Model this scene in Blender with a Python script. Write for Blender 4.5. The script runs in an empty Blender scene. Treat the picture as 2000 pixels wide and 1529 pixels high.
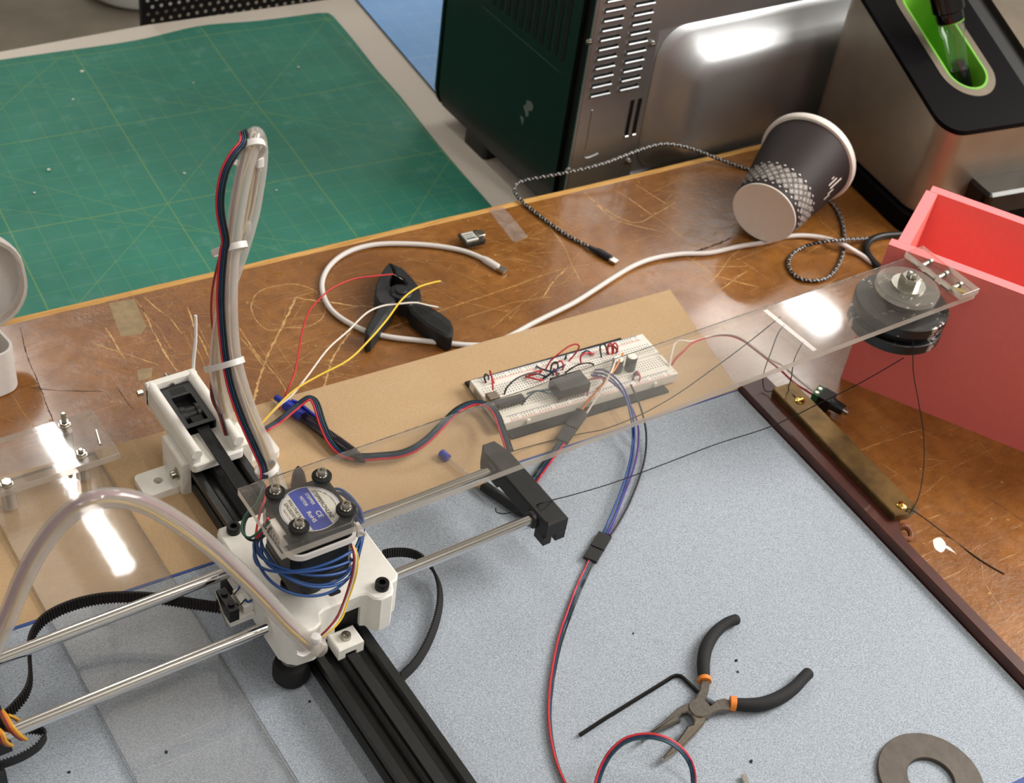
import bpy, math, random
import numpy as np
from mathutils import Matrix, Vector
random.seed(7)
S = 0.001                      # everything below is written in millimetres
SC = bpy.context.scene
COL = SC.collection
# ------------------------------------------------------------------ camera
CAM_R = np.array([[0.825637868265958, 0.2911627764143194, -0.4832663324875321],
                  [-0.5512445738594725, 0.5988025019084653, -0.5810034281298616],
                  [0.12021451774113444, 0.7460963753690723, 0.6548959217962798]])
CAM_C = np.array([-305.151, -516.142, 752.065])
FPX = 2797.72
cam = bpy.data.cameras.new('camera')
camo = bpy.data.objects.new('camera', cam); COL.objects.link(camo)
m = Matrix([list(r) + [0] for r in CAM_R] + [[0, 0, 0, 1]])
m.translation = Vector(CAM_C * S)
camo.matrix_world = m
cam.sensor_fit = 'HORIZONTAL'; cam.sensor_width = 36; cam.lens = FPX / 2000 * 36
cam.clip_start = 0.02; cam.clip_end = 30
cam.dof.use_dof = True; cam.dof.focus_distance = 0.93; cam.dof.aperture_fstop = 15
SC.camera = camo
# ------------------------------------------------------------------ world, light, exposure
w = bpy.data.worlds.new('room_air'); SC.world = w; w.use_nodes = True
w.node_tree.nodes['Background'].inputs[0].default_value = (1.0, 0.93, 0.84, 1)
w.node_tree.nodes['Background'].inputs[1].default_value = 0.05
SC.view_settings.view_transform = 'Standard'; SC.view_settings.look = 'None'
SC.view_settings.gamma = 1; SC.view_settings.use_curve_mapping = False
SC.view_settings.exposure = 0.2
l = bpy.data.lights.new('added_side_light', 'AREA'); l.shape = 'RECTANGLE'; l.size = .8; l.size_y = .8; l.energy = 27; l.color = (1.0, 0.96, 0.90)  # added unseen lamp, brightens the right side over the left
o = bpy.data.objects.new('added_side_light', l); COL.objects.link(o); o.location = (1.55, -.45, 1.05)
o.rotation_euler = (Vector((1.55, -.45, 1.05)) - Vector((.3, -.1, 0))).to_track_quat('Z', 'Y').to_euler()
SC.cycles.max_bounces = 10; SC.cycles.transparent_max_bounces = 24
SC.cycles.sample_clamp_indirect = 6
LAMP_W = 8.0
LAMPS = [(2540, 2150), (480, 2420), (2540, -250), (700, -1150), (-1580, 2420), (-1580, -1150)]
LAMP_K = [2.7, 1.3, 2.0, 1.4, 0.3, 1.0]
for i, (x, y) in enumerate(LAMPS):
    l = bpy.data.lights.new('ceiling_tube_light', 'AREA'); l.shape = 'RECTANGLE'
    l.size = 0.04 if i == 1 else 0.075; l.size_y = 1.28; l.energy = LAMP_W * LAMP_K[i]; l.color = (1.0, 0.965, 0.915)
    o = bpy.data.objects.new('ceiling_tube_light', l); COL.objects.link(o); o.location = (x * S, y * S, 1.985)
    l2 = l.copy(); l2.energy = LAMP_W * .85; l2.size = .12; o = bpy.data.objects.new('added_ceiling_fill', l2); COL.objects.link(o); o.location = (x * S, y * S, 2.085); o.rotation_euler.x = math.pi  # added upward fill, brightens the ceiling for metal reflections

# ------------------------------------------------------------------ helpers
def ray(px, py): return CAM_R @ np.array([(px - 1000) / FPX, -(py - 764.5) / FPX, -1.0])
def at(px, py, z):
    "the point of the horizontal plane at height z seen at this place of the photograph"
    d = ray(px, py); return Vector(CAM_C + d * ((z - CAM_C[2]) / d[2]))
def on(px, py, ax, c):
    d = ray(px, py); k = 'xyz'.index(ax); return Vector(CAM_C + d * ((c - CAM_C[k]) / d[k]))
def onpl(px, py, p, n):
    d = ray(px, py); p = np.array(p); n = np.array(n); return Vector(CAM_C + d * (((p - CAM_C) @ n) / (d @ n)))
def pts(L):
    r = []
    for q in L:
        if len(q) == 4: r.append(on(*q))
        else: r.append(at(*q))
    return r
def crv(P, k=6, closed=False):
    P = [Vector(p) for p in P]; n = len(P); out = []
    for i in range(n if closed else n - 1):
        if closed: a, b, c, d = P[i - 1], P[i], P[(i + 1) % n], P[(i + 2) % n]
        else: a, b, c, d = P[max(i - 1, 0)], P[i], P[i + 1], P[min(i + 2, n - 1)]
        for j in range(k):
            t = j / k
            out.append(0.5 * ((2 * b) + (c - a) * t + (2 * a - 5 * b + 4 * c - d) * t * t + (3 * b - a - 3 * c + d) * t ** 3))
    if not closed: out.append(P[-1])
    return out
def lin(h):
    h = h.lstrip('#'); r = []
    for i in (0, 2, 4):
        c = int(h[i:i + 2], 16) / 255
        r.append(c / 12.92 if c <= 0.04045 else ((c + 0.055) / 1.055) ** 2.4)
    return (*r, 1)
def offset_poly(P, d):
    n = len(P); out = []
    A = sum(P[i][0] * P[(i + 1) % n][1] - P[(i + 1) % n][0] * P[i][1] for i in range(n))
    s = 1 if A > 0 else -1
    for i in range(n):
        a, b, c = Vector(P[i - 1][:2]), Vector(P[i][:2]), Vector(P[(i + 1) % n][:2])
        u = (b - a).normalized() if (b - a).length > 1e-6 else Vector((1, 0)); v = (c - b).normalized() if (c - b).length > 1e-6 else u
        n1 = Vector((-u.y, u.x)) * s; n2 = Vector((-v.y, v.x)) * s
        h = (n1 + n2); h = h.normalized() if h.length > 1e-4 else n1
        k = max(h.dot(n1), 0.45)
        out.append((b.x + h.x * d / k, b.y + h.y * d / k))
    return out
def rrect(x0, y0, x1, y1, r, k=5):
    out = []
    for cx, cy, a0 in ((x1 - r, y1 - r, 0), (x0 + r, y1 - r, 90), (x0 + r, y0 + r, 180), (x1 - r, y0 + r, 270)):
        for j in range(k + 1):
            a = math.radians(a0 + 90 * j / k); out.append((cx + r * math.cos(a), cy + r * math.sin(a)))
    return out
def densify(P, st):
    out = []
    for i, a in enumerate(P):
        b = P[(i + 1) % len(P)]; k = max(1, int(math.hypot(b[0] - a[0], b[1] - a[1]) / st))
        out += [(a[0] + (b[0] - a[0]) * j / k, a[1] + (b[1] - a[1]) * j / k) for j in range(k)]
    return out
def circ(cx, cy, r, n=32): return [(cx + r * math.cos(2 * math.pi * i / n), cy + r * math.sin(2 * math.pi * i / n)) for i in range(n)]
def rotz(a, loc=(0, 0, 0)): return Matrix.Translation(Vector(loc)) @ Matrix.Rotation(math.radians(a), 4, 'Z')

class MB:
    def __init__(s, M=None): s.v = []; s.f = []; s.mi = []; s.M = M or Matrix()
    def add(s, V, F, mi=0):
        b = len(s.v); s.v += [s.M @ Vector(p) for p in V]
        s.f += [[i + b for i in f] for f in F]; s.mi += [mi] * len(F); return s
    def box(s, x0, y0, z0, x1, y1, z1, c=0, mi=0):
        return s.prism([(x0, y0), (x1, y0), (x1, y1), (x0, y1)], z0, z1, c, mi)
    def prism(s, P, z0, z1, c=0, mi=0, side=None, cb=0):
        n = len(P)
        A = sum(P[i][0] * P[(i + 1) % n][1] - P[(i + 1) % n][0] * P[i][1] for i in range(n))
        if A < 0: P = P[::-1]
        rings = []
        if cb: rings.append((offset_poly(P, cb), z0)); rings.append((P, z0 + cb))
        else: rings.append((P, z0))
        if c: rings.append((P, z1 - c)); rings.append((offset_poly(P, c), z1))
        else: rings.append((P, z1))
        V = [(p[0], p[1], z) for R, z in rings for p in R]
        F = []
        for k in range(len(rings) - 1):
            for i in range(n):
                j = (i + 1) % n; F.append([k * n + i, k * n + j, (k + 1) * n + j, (k + 1) * n + i])
        s.add(V, F, mi if side is None else side)
        b = len(s.v) - len(V)
        s.f += [[b + i for i in range(n)][::-1], [b + (len(rings) - 1) * n + i for i in range(n)]]; s.mi += [mi, mi]
        return s
    def ring(s, P, Q, z0, z1, mi=0):
        "a plate with outline P and a hole Q of as many points"
        n = len(P)
        V = [(*p[:2], z0) for p in P] + [(*p[:2], z0) for p in Q] + [(*p[:2], z1) for p in P] + [(*p[:2], z1) for p in Q]
        F = []
        for i in range(n):
            j = (i + 1) % n
            F += [[i, j, 2 * n + j, 2 * n + i], [n + j, n + i, 3 * n + i, 3 * n + j], [2 * n + i, 2 * n + j, 3 * n + j, 3 * n + i], [j, i, n + i, n + j]]
        return s.add(V, F, mi)
    def tube(s, P, r, n=8, closed=False, mi=0, sq=None, up=None):
        P = [Vector(p) for p in P]; N = len(P); R = r if hasattr(r, '__len__') else [r] * N
        V = []; prev = None
        for i in range(N):
            t = (P[(i + 1) % N] - P[i - 1]) if (closed or 0 < i < N - 1) else (P[1] - P[0] if i == 0 else P[-1] - P[-2])
            t = t.normalized() if t.length > 1e-9 else Vector((0, 0, 1))
            if up is not None: a = up - t * up.dot(t)
            elif prev is None: a = Vector((0, 0, 1)) - t * t.z; a = a if a.length > .2 else Vector((1, 0, 0)) - t * t.x
            else: a = prev - t * prev.dot(t)
            a = a.normalized() if a.length > 1e-6 else t.orthogonal().normalized()
            prev = a; b = t.cross(a)
            for k in range(n):
                q = 2 * math.pi * (k + .5) / n; ca, cb = math.cos(q), math.sin(q)
                if sq:
                    m_ = max(abs(ca), abs(cb)); ca /= m_; cb /= m_
                    V.append(P[i] + a * ca * sq[0] * R[i] + b * cb * sq[1] * R[i])
                else: V.append(P[i] + (a * ca + b * cb) * R[i])
        F = []
        for i in range(N if closed else N - 1):
            for k in range(n):
                j = (i + 1) % N; F.append([i * n + k, i * n + (k + 1) % n, j * n + (k + 1) % n, j * n + k])
        if not closed: F += [list(range(n))[::-1], [(N - 1) * n + k for k in range(n)]]
        return s.add(V, F, mi)
    def cyl(s, p0, p1, r, r1=None, n=24, mi=0): return s.tube([p0, p1], [r, r if r1 is None else r1], n, mi=mi)
    def lathe(s, prof, n=32, mi=0, M=None):
        V = []; F = []; L = len(prof)
        for r, z in prof:
            for k in range(n): a = 2 * math.pi * k / n; V.append((r * math.cos(a), r * math.sin(a), z))
        if M: V = [M @ Vector(p) for p in V]
        for i in range(L - 1):
            for k in range(n): F.append([i * n + k, i * n + (k + 1) % n, (i + 1) * n + (k + 1) % n, (i + 1) * n + k])
        if prof[0][0] > 1e-3 and prof[0] != prof[-1]: F.append(list(range(n))[::-1])
        if prof[-1][0] > 1e-3 and prof[0] != prof[-1]: F.append([(L - 1) * n + k for k in range(n)])
        return s.add(V, F, mi)
    def build(s, name, mats, parent=None, loc=None, smooth=35):
        me = bpy.data.meshes.new(name)
        if loc is None:
            if parent is not None: loc = wloc(parent)
            else:
                a = np.array([list(p) for p in s.v]); lo, hi = a.min(0), a.max(0)
                loc = Vector(((lo[0] + hi[0]) / 2, (lo[1] + hi[1]) / 2, lo[2]))
        loc = Vector(loc)
        me.from_pydata([(p - loc) * S for p in s.v], [], s.f)
        if not isinstance(mats, (list, tuple)): mats = [mats]
        for x in mats: me.materials.append(M[x])
        if len(mats) > 1: me.polygons.foreach_set('material_index', s.mi)
        if smooth:
            me.polygons.foreach_set('use_smooth', [True] * len(me.polygons))
            me.set_sharp_from_angle(angle=math.radians(smooth))
        me.validate(); me.update()
        o = bpy.data.objects.new(name, me); COL.objects.link(o)
        if parent is not None: o.parent = parent; o.location = (loc - wloc(parent)) * S
        else: o.location = loc * S
        return o
def wloc(o):
    v = Vector((0, 0, 0))
    while o is not None: v += o.location / S; o = o.parent
    return v
def tag(o, label=None, cat=None, group=None, kind=None):
    if label: o['label'] = label
    if cat: o['category'] = cat
    if group: o['group'] = group
    if kind: o['kind'] = kind
    return o
def thing(name, label, cat, loc, group=None):
    o = bpy.data.objects.new(name, None); o.empty_display_size = 0.01; COL.objects.link(o)
    o.location = Vector(loc) * S; return tag(o, label, cat, group)
def inst(o, parent, loc, rz=None):
    c = o.copy(); COL.objects.link(c); c.parent = parent
    c.location = (Vector(loc) - (wloc(parent) if parent else Vector())) * S
    if rz is not None: c.rotation_euler.z = rz
    return c

# ------------------------------------------------------------------ materials
M = {}
def mat(name, col, rough=.5, metal=0, noise=0, nscale=200, bump=0, bscale=400, spec=.5, coat=0, col2=None, aniso=0):
    m = bpy.data.materials.new(name); m.use_nodes = True; nt = m.node_tree; b = nt.nodes['Principled BSDF']
    c = lin(col)
    b.inputs['Base Color'].default_value = c; b.inputs['Roughness'].default_value = rough; b.inputs['Metallic'].default_value = metal
    b.inputs['Specular IOR Level'].default_value = spec; b.inputs['Coat Weight'].default_value = coat
    tc = nt.nodes.new('ShaderNodeTexCoord')
    if noise or col2:
        n = nt.nodes.new('ShaderNodeTexNoise'); n.inputs['Scale'].default_value = nscale; n.inputs['Detail'].default_value = 5
        nt.links.new(tc.outputs['Object'], n.inputs['Vector'])
        r = nt.nodes.new('ShaderNodeMix'); r.data_type = 'RGBA'
        d = lin(col2) if col2 else tuple(x * (1 - noise) for x in c[:3]) + (1,)
        r.inputs[6].default_value = d; r.inputs[7].default_value = c
        mr = nt.nodes.new('ShaderNodeMapRange'); mr.inputs[1].default_value = .35; mr.inputs[2].default_value = .65
        nt.links.new(n.outputs['Fac'], mr.inputs[0]); nt.links.new(mr.outputs[0], r.inputs[0]); nt.links.new(r.outputs[2], b.inputs['Base Color'])
    if bump:
        n2 = nt.nodes.new('ShaderNodeTexNoise'); n2.inputs['Scale'].default_value = bscale; n2.inputs['Detail'].default_value = 3
        nt.links.new(tc.outputs['Object'], n2.inputs['Vector'])
        bp = nt.nodes.new('ShaderNodeBump'); bp.inputs['Strength'].default_value = bump; bp.inputs['Distance'].default_value = .0004
        nt.links.new(n2.outputs['Fac'], bp.inputs['Height']); nt.links.new(bp.outputs['Normal'], b.inputs['Normal'])
    M[name] = m; return m
mat('white_print', 'e9e6df', .55, noise=.04, bump=.12, bscale=900)
mat('white_plastic', 'e6e2de', .35, noise=.03)
mat('case_plastic', 'd6d0cc', .45, noise=.04)
mat('black_plastic', '101112', .42, noise=.3)
mat('black_rubber', '0c0c0d', .7, noise=.3)
mat('black_print', '121214', .5, noise=.2, bump=.15, bscale=700)
mat('clamp_plastic', '1d2023', .5, noise=.25, nscale=120)
mat('anodised', '161718', .38, noise=.25, nscale=300, spec=.6)
mat('slot_black', '050506', .6)
mat('belt_black', '151515', .75, noise=.2)
mat('belt_brown', '1c1412', .7, noise=.25)
mat('steel', 'c9c7c2', .12, 1)
mat('chrome_rod', 'e6e6e6', .1, 1)
mat('bolt_steel', 'b9b5ab', .25, 1, noise=.2, nscale=900)
mat('black_bolt', '141414', .35, .4)
mat('nickel', 'cbc7bd', .3, 1, noise=.2, nscale=800)
mat('plier_steel', '77716a', .38, .85, noise=.2, nscale=400)
mat('plier_tip', 'b4aca0', .25, 1, noise=.2, nscale=400)
mat('washer_iron', '5b544d', .55, .5, noise=.2, nscale=150, bump=.2, bscale=300)
mat('foam_grip', '1a1b1d', .8, bump=.3, bscale=900)
mat('orange', 'e5822b', .55)
mat('brass', '80663c', .38, .7, noise=.3, nscale=60, col2='5f4a2e')
mat('brass_bright', 'dcb660', .18, 1)
mat('mahogany', '4a1d12', .4, noise=.35, nscale=40, coat=.2)
mat('mahogany_raw', '7c4526', .6, noise=.35, nscale=80)
mat('silver_panel', 'b0b3b6', .42, 1, noise=.08, nscale=30)
mat('bulge_steel', 'b2b4b6', .5, 1, noise=.05, nscale=30)
mat('oven_green', '03100f', .28, noise=.15, coat=.15)
mat('oven_black', '080808', .5)
mat('brushed', 'a39a8d', .42, .9, noise=.12, nscale=25)
mat('brushed_light', '756c60', .42, 1, noise=.15, nscale=40)
mat('app_black', '0a090b', .36, noise=.15, spec=.05)
mat('app_gloss', '0c0c0d', .12)
mat('green_liner', '66a42e', .4)
mat('red_foam', 'ec766f', .62, noise=.03)
mat('foam_lit_rim', 'f77f82', .62)
mat('wire_red', 'c32a30', .45); mat('wire_dark_red', '8e2229', .45); mat('wire_white', 'e8e0d4', .45); mat('wire_yellow', 'eac43a', .45)
mat('wire_black', '121315', .45); mat('wire_blue', '1f3a86', .4); mat('wire_coil', '274f8e', .4); mat('wire_teal', '16404c', .45)
mat('wire_navy', '1a2350', .45); mat('wire_purple', '5a3d8c', .45); mat('wire_orange', 'e27f26', .45); mat('wire_green', '1d5a48', .45)
mat('wire_brown', '6d3b20', .45); mat('wire_ochre', 'dca22c', .45); mat('wire_cream', 'efdca8', .5); mat('wire_pinkish', 'a8667c', .5)
mat('wire_gray', '4c6a70', .5)
mat('cable_white', 'dcd6d2', .45)
mat('thread', '0b0b0b', .8)
mat('zip_white', 'e2dedc', .4)
mat('chip_black', '1c1b1d', .5)
mat('chip_can', '8a7f70', .35, .8)
mat('bb_white', 'e9e5dc', .5, noise=.02)
mat('bb_hole', '5a5550', .8); mat('bb_red', 'd2535a', .6); mat('bb_blue', '4a5a8a', .6)
mat('pad_black', '1b1b1c', .85, noise=.2)
mat('motor_black', '141516', .42, noise=.2)
mat('label_white', 'e4e2dc', .4); mat('label_blue', '2a43b4', .4); mat('print_black', '17181c', .5); mat('print_white', 'f0eee8', .5)
mat('blue_edge', '2d4a8c', .6)
mat('blue_pen', '1c2fa0', .3)
mat('cup_brown', '261c1c', .6, spec=.3, noise=.08, nscale=60)
mat('cup_white', 'eae2da', .55, noise=.03); mat('cup_print', 'd8cfc8', .55)
mat('paint_white', 'ece6e2', .6)
mat('scrap_white', 'd9d6cb', .8); mat('scrap_dark', '1f1f20', .8)
mat('green_term', '2f6b48', .5)
mat('laminate', 'dad1c6', .5, noise=.14, nscale=900)
mat('wall_paint', 'd6d5d2', .8); mat('ceiling_paint', 'e4e0d8', .8)
mat('concrete', '7d7568', .55, noise=.22, nscale=9)
mat('peg_black', '0e0e0f', .5); mat('bin_white', 'c9cac8', .5)
mat('table_steel', '4a4a4a', .5, .6)
mat('lamp_body', 'd8d6d0', .6)
mat('pin_gold', 'c9b27c', .3, 1)
mat('mark_gray', '6f7674', .5)
mat('module_can', 'd8d3ca', .45, .3)
mat('scratch_pale', 'd8ad70', .6, noise=.3, nscale=90); mat('scratch_dim', 'c09155', .55, noise=.35, nscale=90); mat('scratch_dark', '3a2010', .7)
mat('boot_black', '141722', .4)
mat('residue', 'a08a68', .7, noise=.25, nscale=120)
mat('module_board', '20221f', .5)

def acrylic(name, haze, haze_col, rough, tint, spec=1.0, wave=0, scratch=0):
    "clear plastic: most light passes straight on, the rest is mirrored or scattered at the surface"
    m = bpy.data.materials.new(name); m.use_nodes = True; nt = m.node_tree; N = nt.nodes; L = nt.links
    for n in list(N): N.remove(n)
    out = N.new('ShaderNodeOutputMaterial')
    tr = N.new('ShaderNodeBsdfTransparent'); tr.inputs[0].default_value = lin(tint)
    gl = N.new('ShaderNodeBsdfGlossy'); gl.inputs['Roughness'].default_value = rough; gl.inputs['Color'].default_value = (spec, spec, spec, 1)
    df = N.new('ShaderNodeBsdfDiffuse'); df.inputs[0].default_value = lin(haze_col)
    tl = N.new('ShaderNodeBsdfTranslucent'); tl.inputs[0].default_value = lin(haze_col)
    add = N.new('ShaderNodeMixShader'); add.inputs[0].default_value = .4; L.new(df.outputs[0], add.inputs[1]); L.new(tl.outputs[0], add.inputs[2])
    mx = N.new('ShaderNodeMixShader'); mx.inputs[0].default_value = haze; L.new(tr.outputs[0], mx.inputs[1]); L.new(add.outputs[0], mx.inputs[2])
    ge = N.new('ShaderNodeNewGeometry'); dt = N.new('ShaderNodeVectorMath'); dt.operation = 'DOT_PRODUCT'; L.new(ge.outputs['Incoming'], dt.inputs[0]); L.new(ge.outputs['Normal'], dt.inputs[1])
    def ma(op, a_, b_):
        n = N.new('ShaderNodeMath'); n.operation = op
        for k_, q_ in ((0, a_), (1, b_)):
            if isinstance(q_, (int, float)): n.inputs[k_].default_value = q_
            else: L.new(q_, n.inputs[k_])
        return n.outputs[0]
    fr = ma('ADD', ma('MULTIPLY', ma('POWER', ma('SUBTRACT', 1.0, ma('ABSOLUTE', dt.outputs['Value'], 0)), 5.0), .96), .038)
    m2 = N.new('ShaderNodeMixShader'); L.new(fr, m2.inputs[0]); L.new(mx.outputs[0], m2.inputs[1]); L.new(gl.outputs[0], m2.inputs[2])
    tc = N.new('ShaderNodeTexCoord')
    if wave:
        n2 = N.new('ShaderNodeTexNoise'); n2.inputs['Scale'].default_value = 60; n2.inputs['Detail'].default_value = 4; L.new(tc.outputs['Object'], n2.inputs['Vector'])
        bp = N.new('ShaderNodeBump'); bp.inputs['Strength'].default_value = wave; bp.inputs['Distance'].default_value = .0005
        L.new(n2.outputs['Fac'], bp.inputs['Height']); L.new(bp.outputs[0], gl.inputs['Normal'])
    if scratch:
        mp = N.new('ShaderNodeMapping'); mp.inputs['Scale'].default_value = (18, 18, 18); L.new(tc.outputs['Object'], mp.inputs[0])
        n3 = N.new('ShaderNodeTexNoise'); n3.inputs['Detail'].default_value = 8; n3.inputs['Roughness'].default_value = .7; L.new(mp.outputs[0], n3.inputs['Vector'])
        mr = N.new('ShaderNodeMapRange'); mr.inputs[1].default_value = .45; mr.inputs[2].default_value = .8; mr.inputs[3].default_value = haze; mr.inputs[4].default_value = haze + scratch
        L.new(n3.outputs['Fac'], mr.inputs[0]); L.new(mr.outputs[0], mx.inputs[0])
    L.new(m2.outputs[0], out.inputs[0]); M[name] = m
acrylic('acrylic', .018, 'e8e2dc', .06, 'fbfaf8', wave=.02, scratch=.05)
acrylic('acrylic_edge', .62, 'd9d0c6', .12, 'eee8e0')
acrylic('strip_edge', .5, '5e5a57', .15, 'd8d8d8')
acrylic('acrylic_strip', .05, 'e4e0dc', .04, 'fafafa', wave=.05, scratch=.10)
acrylic('acrylic_fog', .16, 'dcd8d2', .08, 'f4f2ee')
mat('edge_line', '8d857c', .35, noise=.75, nscale=260)
acrylic('haze_line', .28, 'f0e4e0', .2, 'ffffff')
acrylic('silicone', .37, 'e6e3e1', .12, 'f6f4f2')
acrylic('silicone_dense', .55, 'dcd6d0', .2, 'f0ece6')
acrylic('tape', .16, 'e6ded6', .15, 'fbf8f4', wave=.8, scratch=.3)
acrylic('glass', .02, 'ffffff', .02, 'f2f6f2')
acrylic('smoke_plastic', .30, '4b4552', .1, '8d8896')
acrylic('frosted', .5, 'd4cec8', .2, 'f4f0ec')

class NT:
    "small wrapper for building node materials"
    def __init__(s, name, rough=.5):
        s.m = bpy.data.materials.new(name); s.m.use_nodes = True; s.t = s.m.node_tree; s.b = s.t.nodes['Principled BSDF']
        s.b.inputs['Roughness'].default_value = rough; s.tc = s.t.nodes.new('ShaderNodeTexCoord'); M[name] = s.m
        mp = s.t.nodes.new('ShaderNodeVectorMath'); mp.operation = 'SCALE'; mp.inputs[3].default_value = 1000
        s.t.links.new(s.tc.outputs['Object'], mp.inputs[0]); s.mm = mp.outputs[0]      # object coordinates in mm
    def link(s, a, b): s.t.links.new(a, b)
    def put(s, sock, v):
        if hasattr(v, 'default_value') or hasattr(v, 'links'): s.link(v, sock)
        else: sock.default_value = v
    def math(s, op, a, b=0.0, c=None, clamp=False):
        n = s.t.nodes.new('ShaderNodeMath'); n.operation = op; n.use_clamp = clamp; s.put(n.inputs[0], a); s.put(n.inputs[1], b)
        if c is not None: s.put(n.inputs[2], c)
        return n.outputs[0]
    def map(s, v, rot=0, scale=(1, 1, 1), loc=(0, 0, 0)):
        n = s.t.nodes.new('ShaderNodeMapping'); n.inputs['Rotation'].default_value = (0, 0, math.radians(rot)); n.inputs['Scale'].default_value = scale; n.inputs['Location'].default_value = loc
        s.link(v, n.inputs[0]); return n.outputs[0]
    def noise(s, v, scale, detail=3, rough=.5, dist=0):
        n = s.t.nodes.new('ShaderNodeTexNoise'); n.inputs['Scale'].default_value = scale; n.inputs['Detail'].default_value = detail
        n.inputs['Roughness'].default_value = rough; n.inputs['Distortion'].default_value = dist; s.link(v, n.inputs['Vector']); return n.outputs['Fac']
    def noisec(s, v, scale):
        n = s.t.nodes.new('ShaderNodeTexNoise'); n.inputs['Scale'].default_value = scale; n.inputs['Detail'].default_value = 2; s.link(v, n.inputs['Vector']); return n.outputs['Color']
    def ramp(s, v, a, b, lo=0., hi=1.):
        n = s.t.nodes.new('ShaderNodeMapRange'); n.inputs[1].default_value = a; n.inputs[2].default_value = b; n.inputs[3].default_value = lo; n.inputs[4].default_value = hi
        s.put(n.inputs[0], v); return n.outputs[0]
    def mix(s, f, a, b):
        n = s.t.nodes.new('ShaderNodeMix'); n.data_type = 'RGBA'; s.put(n.inputs[0], f); s.put(n.inputs[6], a); s.put(n.inputs[7], b); return n.outputs[2]
    def vm(s, op, a, b=(0, 0, 0), sc=None):
        n = s.t.nodes.new('ShaderNodeVectorMath'); n.operation = op; s.put(n.inputs[0], a); s.put(n.inputs[1], b)
        if sc is not None: s.put(n.inputs[3], sc)
        return n
    def bump(s, h, strength, dist):
        n = s.t.nodes.new('ShaderNodeBump'); n.inputs['Strength'].default_value = strength; n.inputs['Distance'].default_value = dist * S
        s.link(h, n.inputs['Height']); s.link(n.outputs[0], s.b.inputs['Normal'])
    def color(s, v): s.put(s.b.inputs['Base Color'], v)

# --- old brown bench top: mottled hardboard, worn shine, scored lines
BZ = -8
t = NT('bench_top', .38)
flat = t.vm('MULTIPLY', t.mm, (1, 1, 0)).outputs[0]
wob = t.vm('ADD', flat, t.vm('SCALE', t.vm('SUBTRACT', t.noisec(flat, .06), (.5, .5, .5)).outputs[0], sc=5.0).outputs[0]).outputs[0]
wob = t.vm('MULTIPLY', wob, (1, 1, 0)).outputs[0]
n1 = t.noise(flat, .011, 4); n2 = t.noise(flat, .09, 5, .65); n3 = t.noise(flat, .8, 4, .7)
base = t.mix(t.ramp(n1, .35, .68), lin('754719'), lin('97622b'))
base = t.mix(t.ramp(n2, .42, .75, 0, .65), base, lin('5c3714'))
base = t.mix(t.ramp(n3, .5, .75, 0, .4), base, lin('b57f3c'))
sc_list = []
def scr(px, wd=.8, k=.8):
    P = [at(x, y, BZ) for x, y in px]
    if len(P) > 3: P = crv(P, 4)
    for a, b in zip(P[:-1], P[1:]): sc_list.append((a, b, wd, k))
# a drawn loop and bold strokes
cc = [(525, 605), (545, 572), (575, 558), (605, 562), (630, 585), (634, 605), (615, 628), (580, 640), (545, 637), (500, 600), (505, 575), (525, 562)]
scr([(490, 600), (500, 575), (530, 560), (575, 555), (615, 568), (634, 595), (630, 620), (600, 638), (560, 640), (525, 645), (500, 625), (490, 600)], .8, .7)
scr([(578, 582), (640, 590), (700, 598)], 1.8, .8); scr([(578, 582), (550, 640), (525, 690), (505, 745), (495, 785)], 2.1, .85)
scr([(690, 640), (655, 690), (640, 730), (632, 765)], 2.0, .8); scr([(700, 598), (740, 600)], 1.5, .6)
scr([(275, 595), (300, 650), (345, 725)], 1.3, .95); scr([(205, 640), (245, 700)], 1.2, .8); scr([(280, 580), (330, 620), (357, 652)], .9, .7)
scr([(175, 668), (240, 690), (310, 712)], .9, .7); scr([(185, 705), (260, 730)], .8, .6); scr([(250, 570), (310, 640), (335, 680)], .8, .5)
scr([(365, 600), (385, 650), (410, 700)], 1.1, .7); scr([(370, 640), (400, 720)], .9, .6); scr([(380, 620), (415, 690)], .8, .6)
scr([(468, 640), (500, 690), (545, 740), (570, 790)], .9, .8); scr([(470, 660), (520, 720)], .8, .7); scr([(500, 670), (560, 750)], .7, .6)
scr([(540, 670), (570, 720), (600, 760)], .8, .6); scr([(475, 700), (640, 712), (690, 715)], .8, .6); scr([(560, 625), (640, 610), (760, 585)], .8, .5)
scr([(560, 680), (640, 655)], 1.2, .5); scr([(640, 700), (660, 740)], .8, .5)
scr([(760, 640), (880, 600), (1000, 560), (1100, 525), (1200, 510)], 1.5, .6); scr([(900, 625), (1000, 590), (1080, 580)], 1.2, .5)
scr([(1060, 580), (1085, 545), (1110, 520)], 1.2, .7); scr([(960, 640), (1050, 570), (1130, 540)], .8, .5)
scr([(800, 540), (900, 590), (1000, 610)], .8, .6); scr([(780, 500), (860, 520), (960, 560)], .8, .5)
scr([(1060, 425), (1100, 480), (1140, 560)], .8, .7); scr([(1090, 430), (1180, 520)], .7, .5); scr([(1030, 495), (1110, 492), (1180, 500)], .9, .5)
scr([(1140, 375), (1200, 430), (1300, 455)], 1., .8); scr([(1160, 395), (1235, 435), (1285, 415), (1320, 395)], 1.0, .8); scr([(1200, 370), (1290, 430), (1340, 470)], .9, .7)
scr([(1240, 360), (1340, 420), (1440, 430)], .8, .7); scr([(1260, 380), (1330, 350), (1400, 330)], .8, .6); scr([(1345, 345), (1300, 420)], .8, .6)
scr([(1340, 500), (1400, 540), (1480, 560)], .9, .8); scr([(1360, 520), (1460, 520)], .8, .7); scr([(1380, 560), (1430, 500), (1500, 450)], .8, .7); scr([(1390, 575), (1460, 530)], .8, .7)
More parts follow.
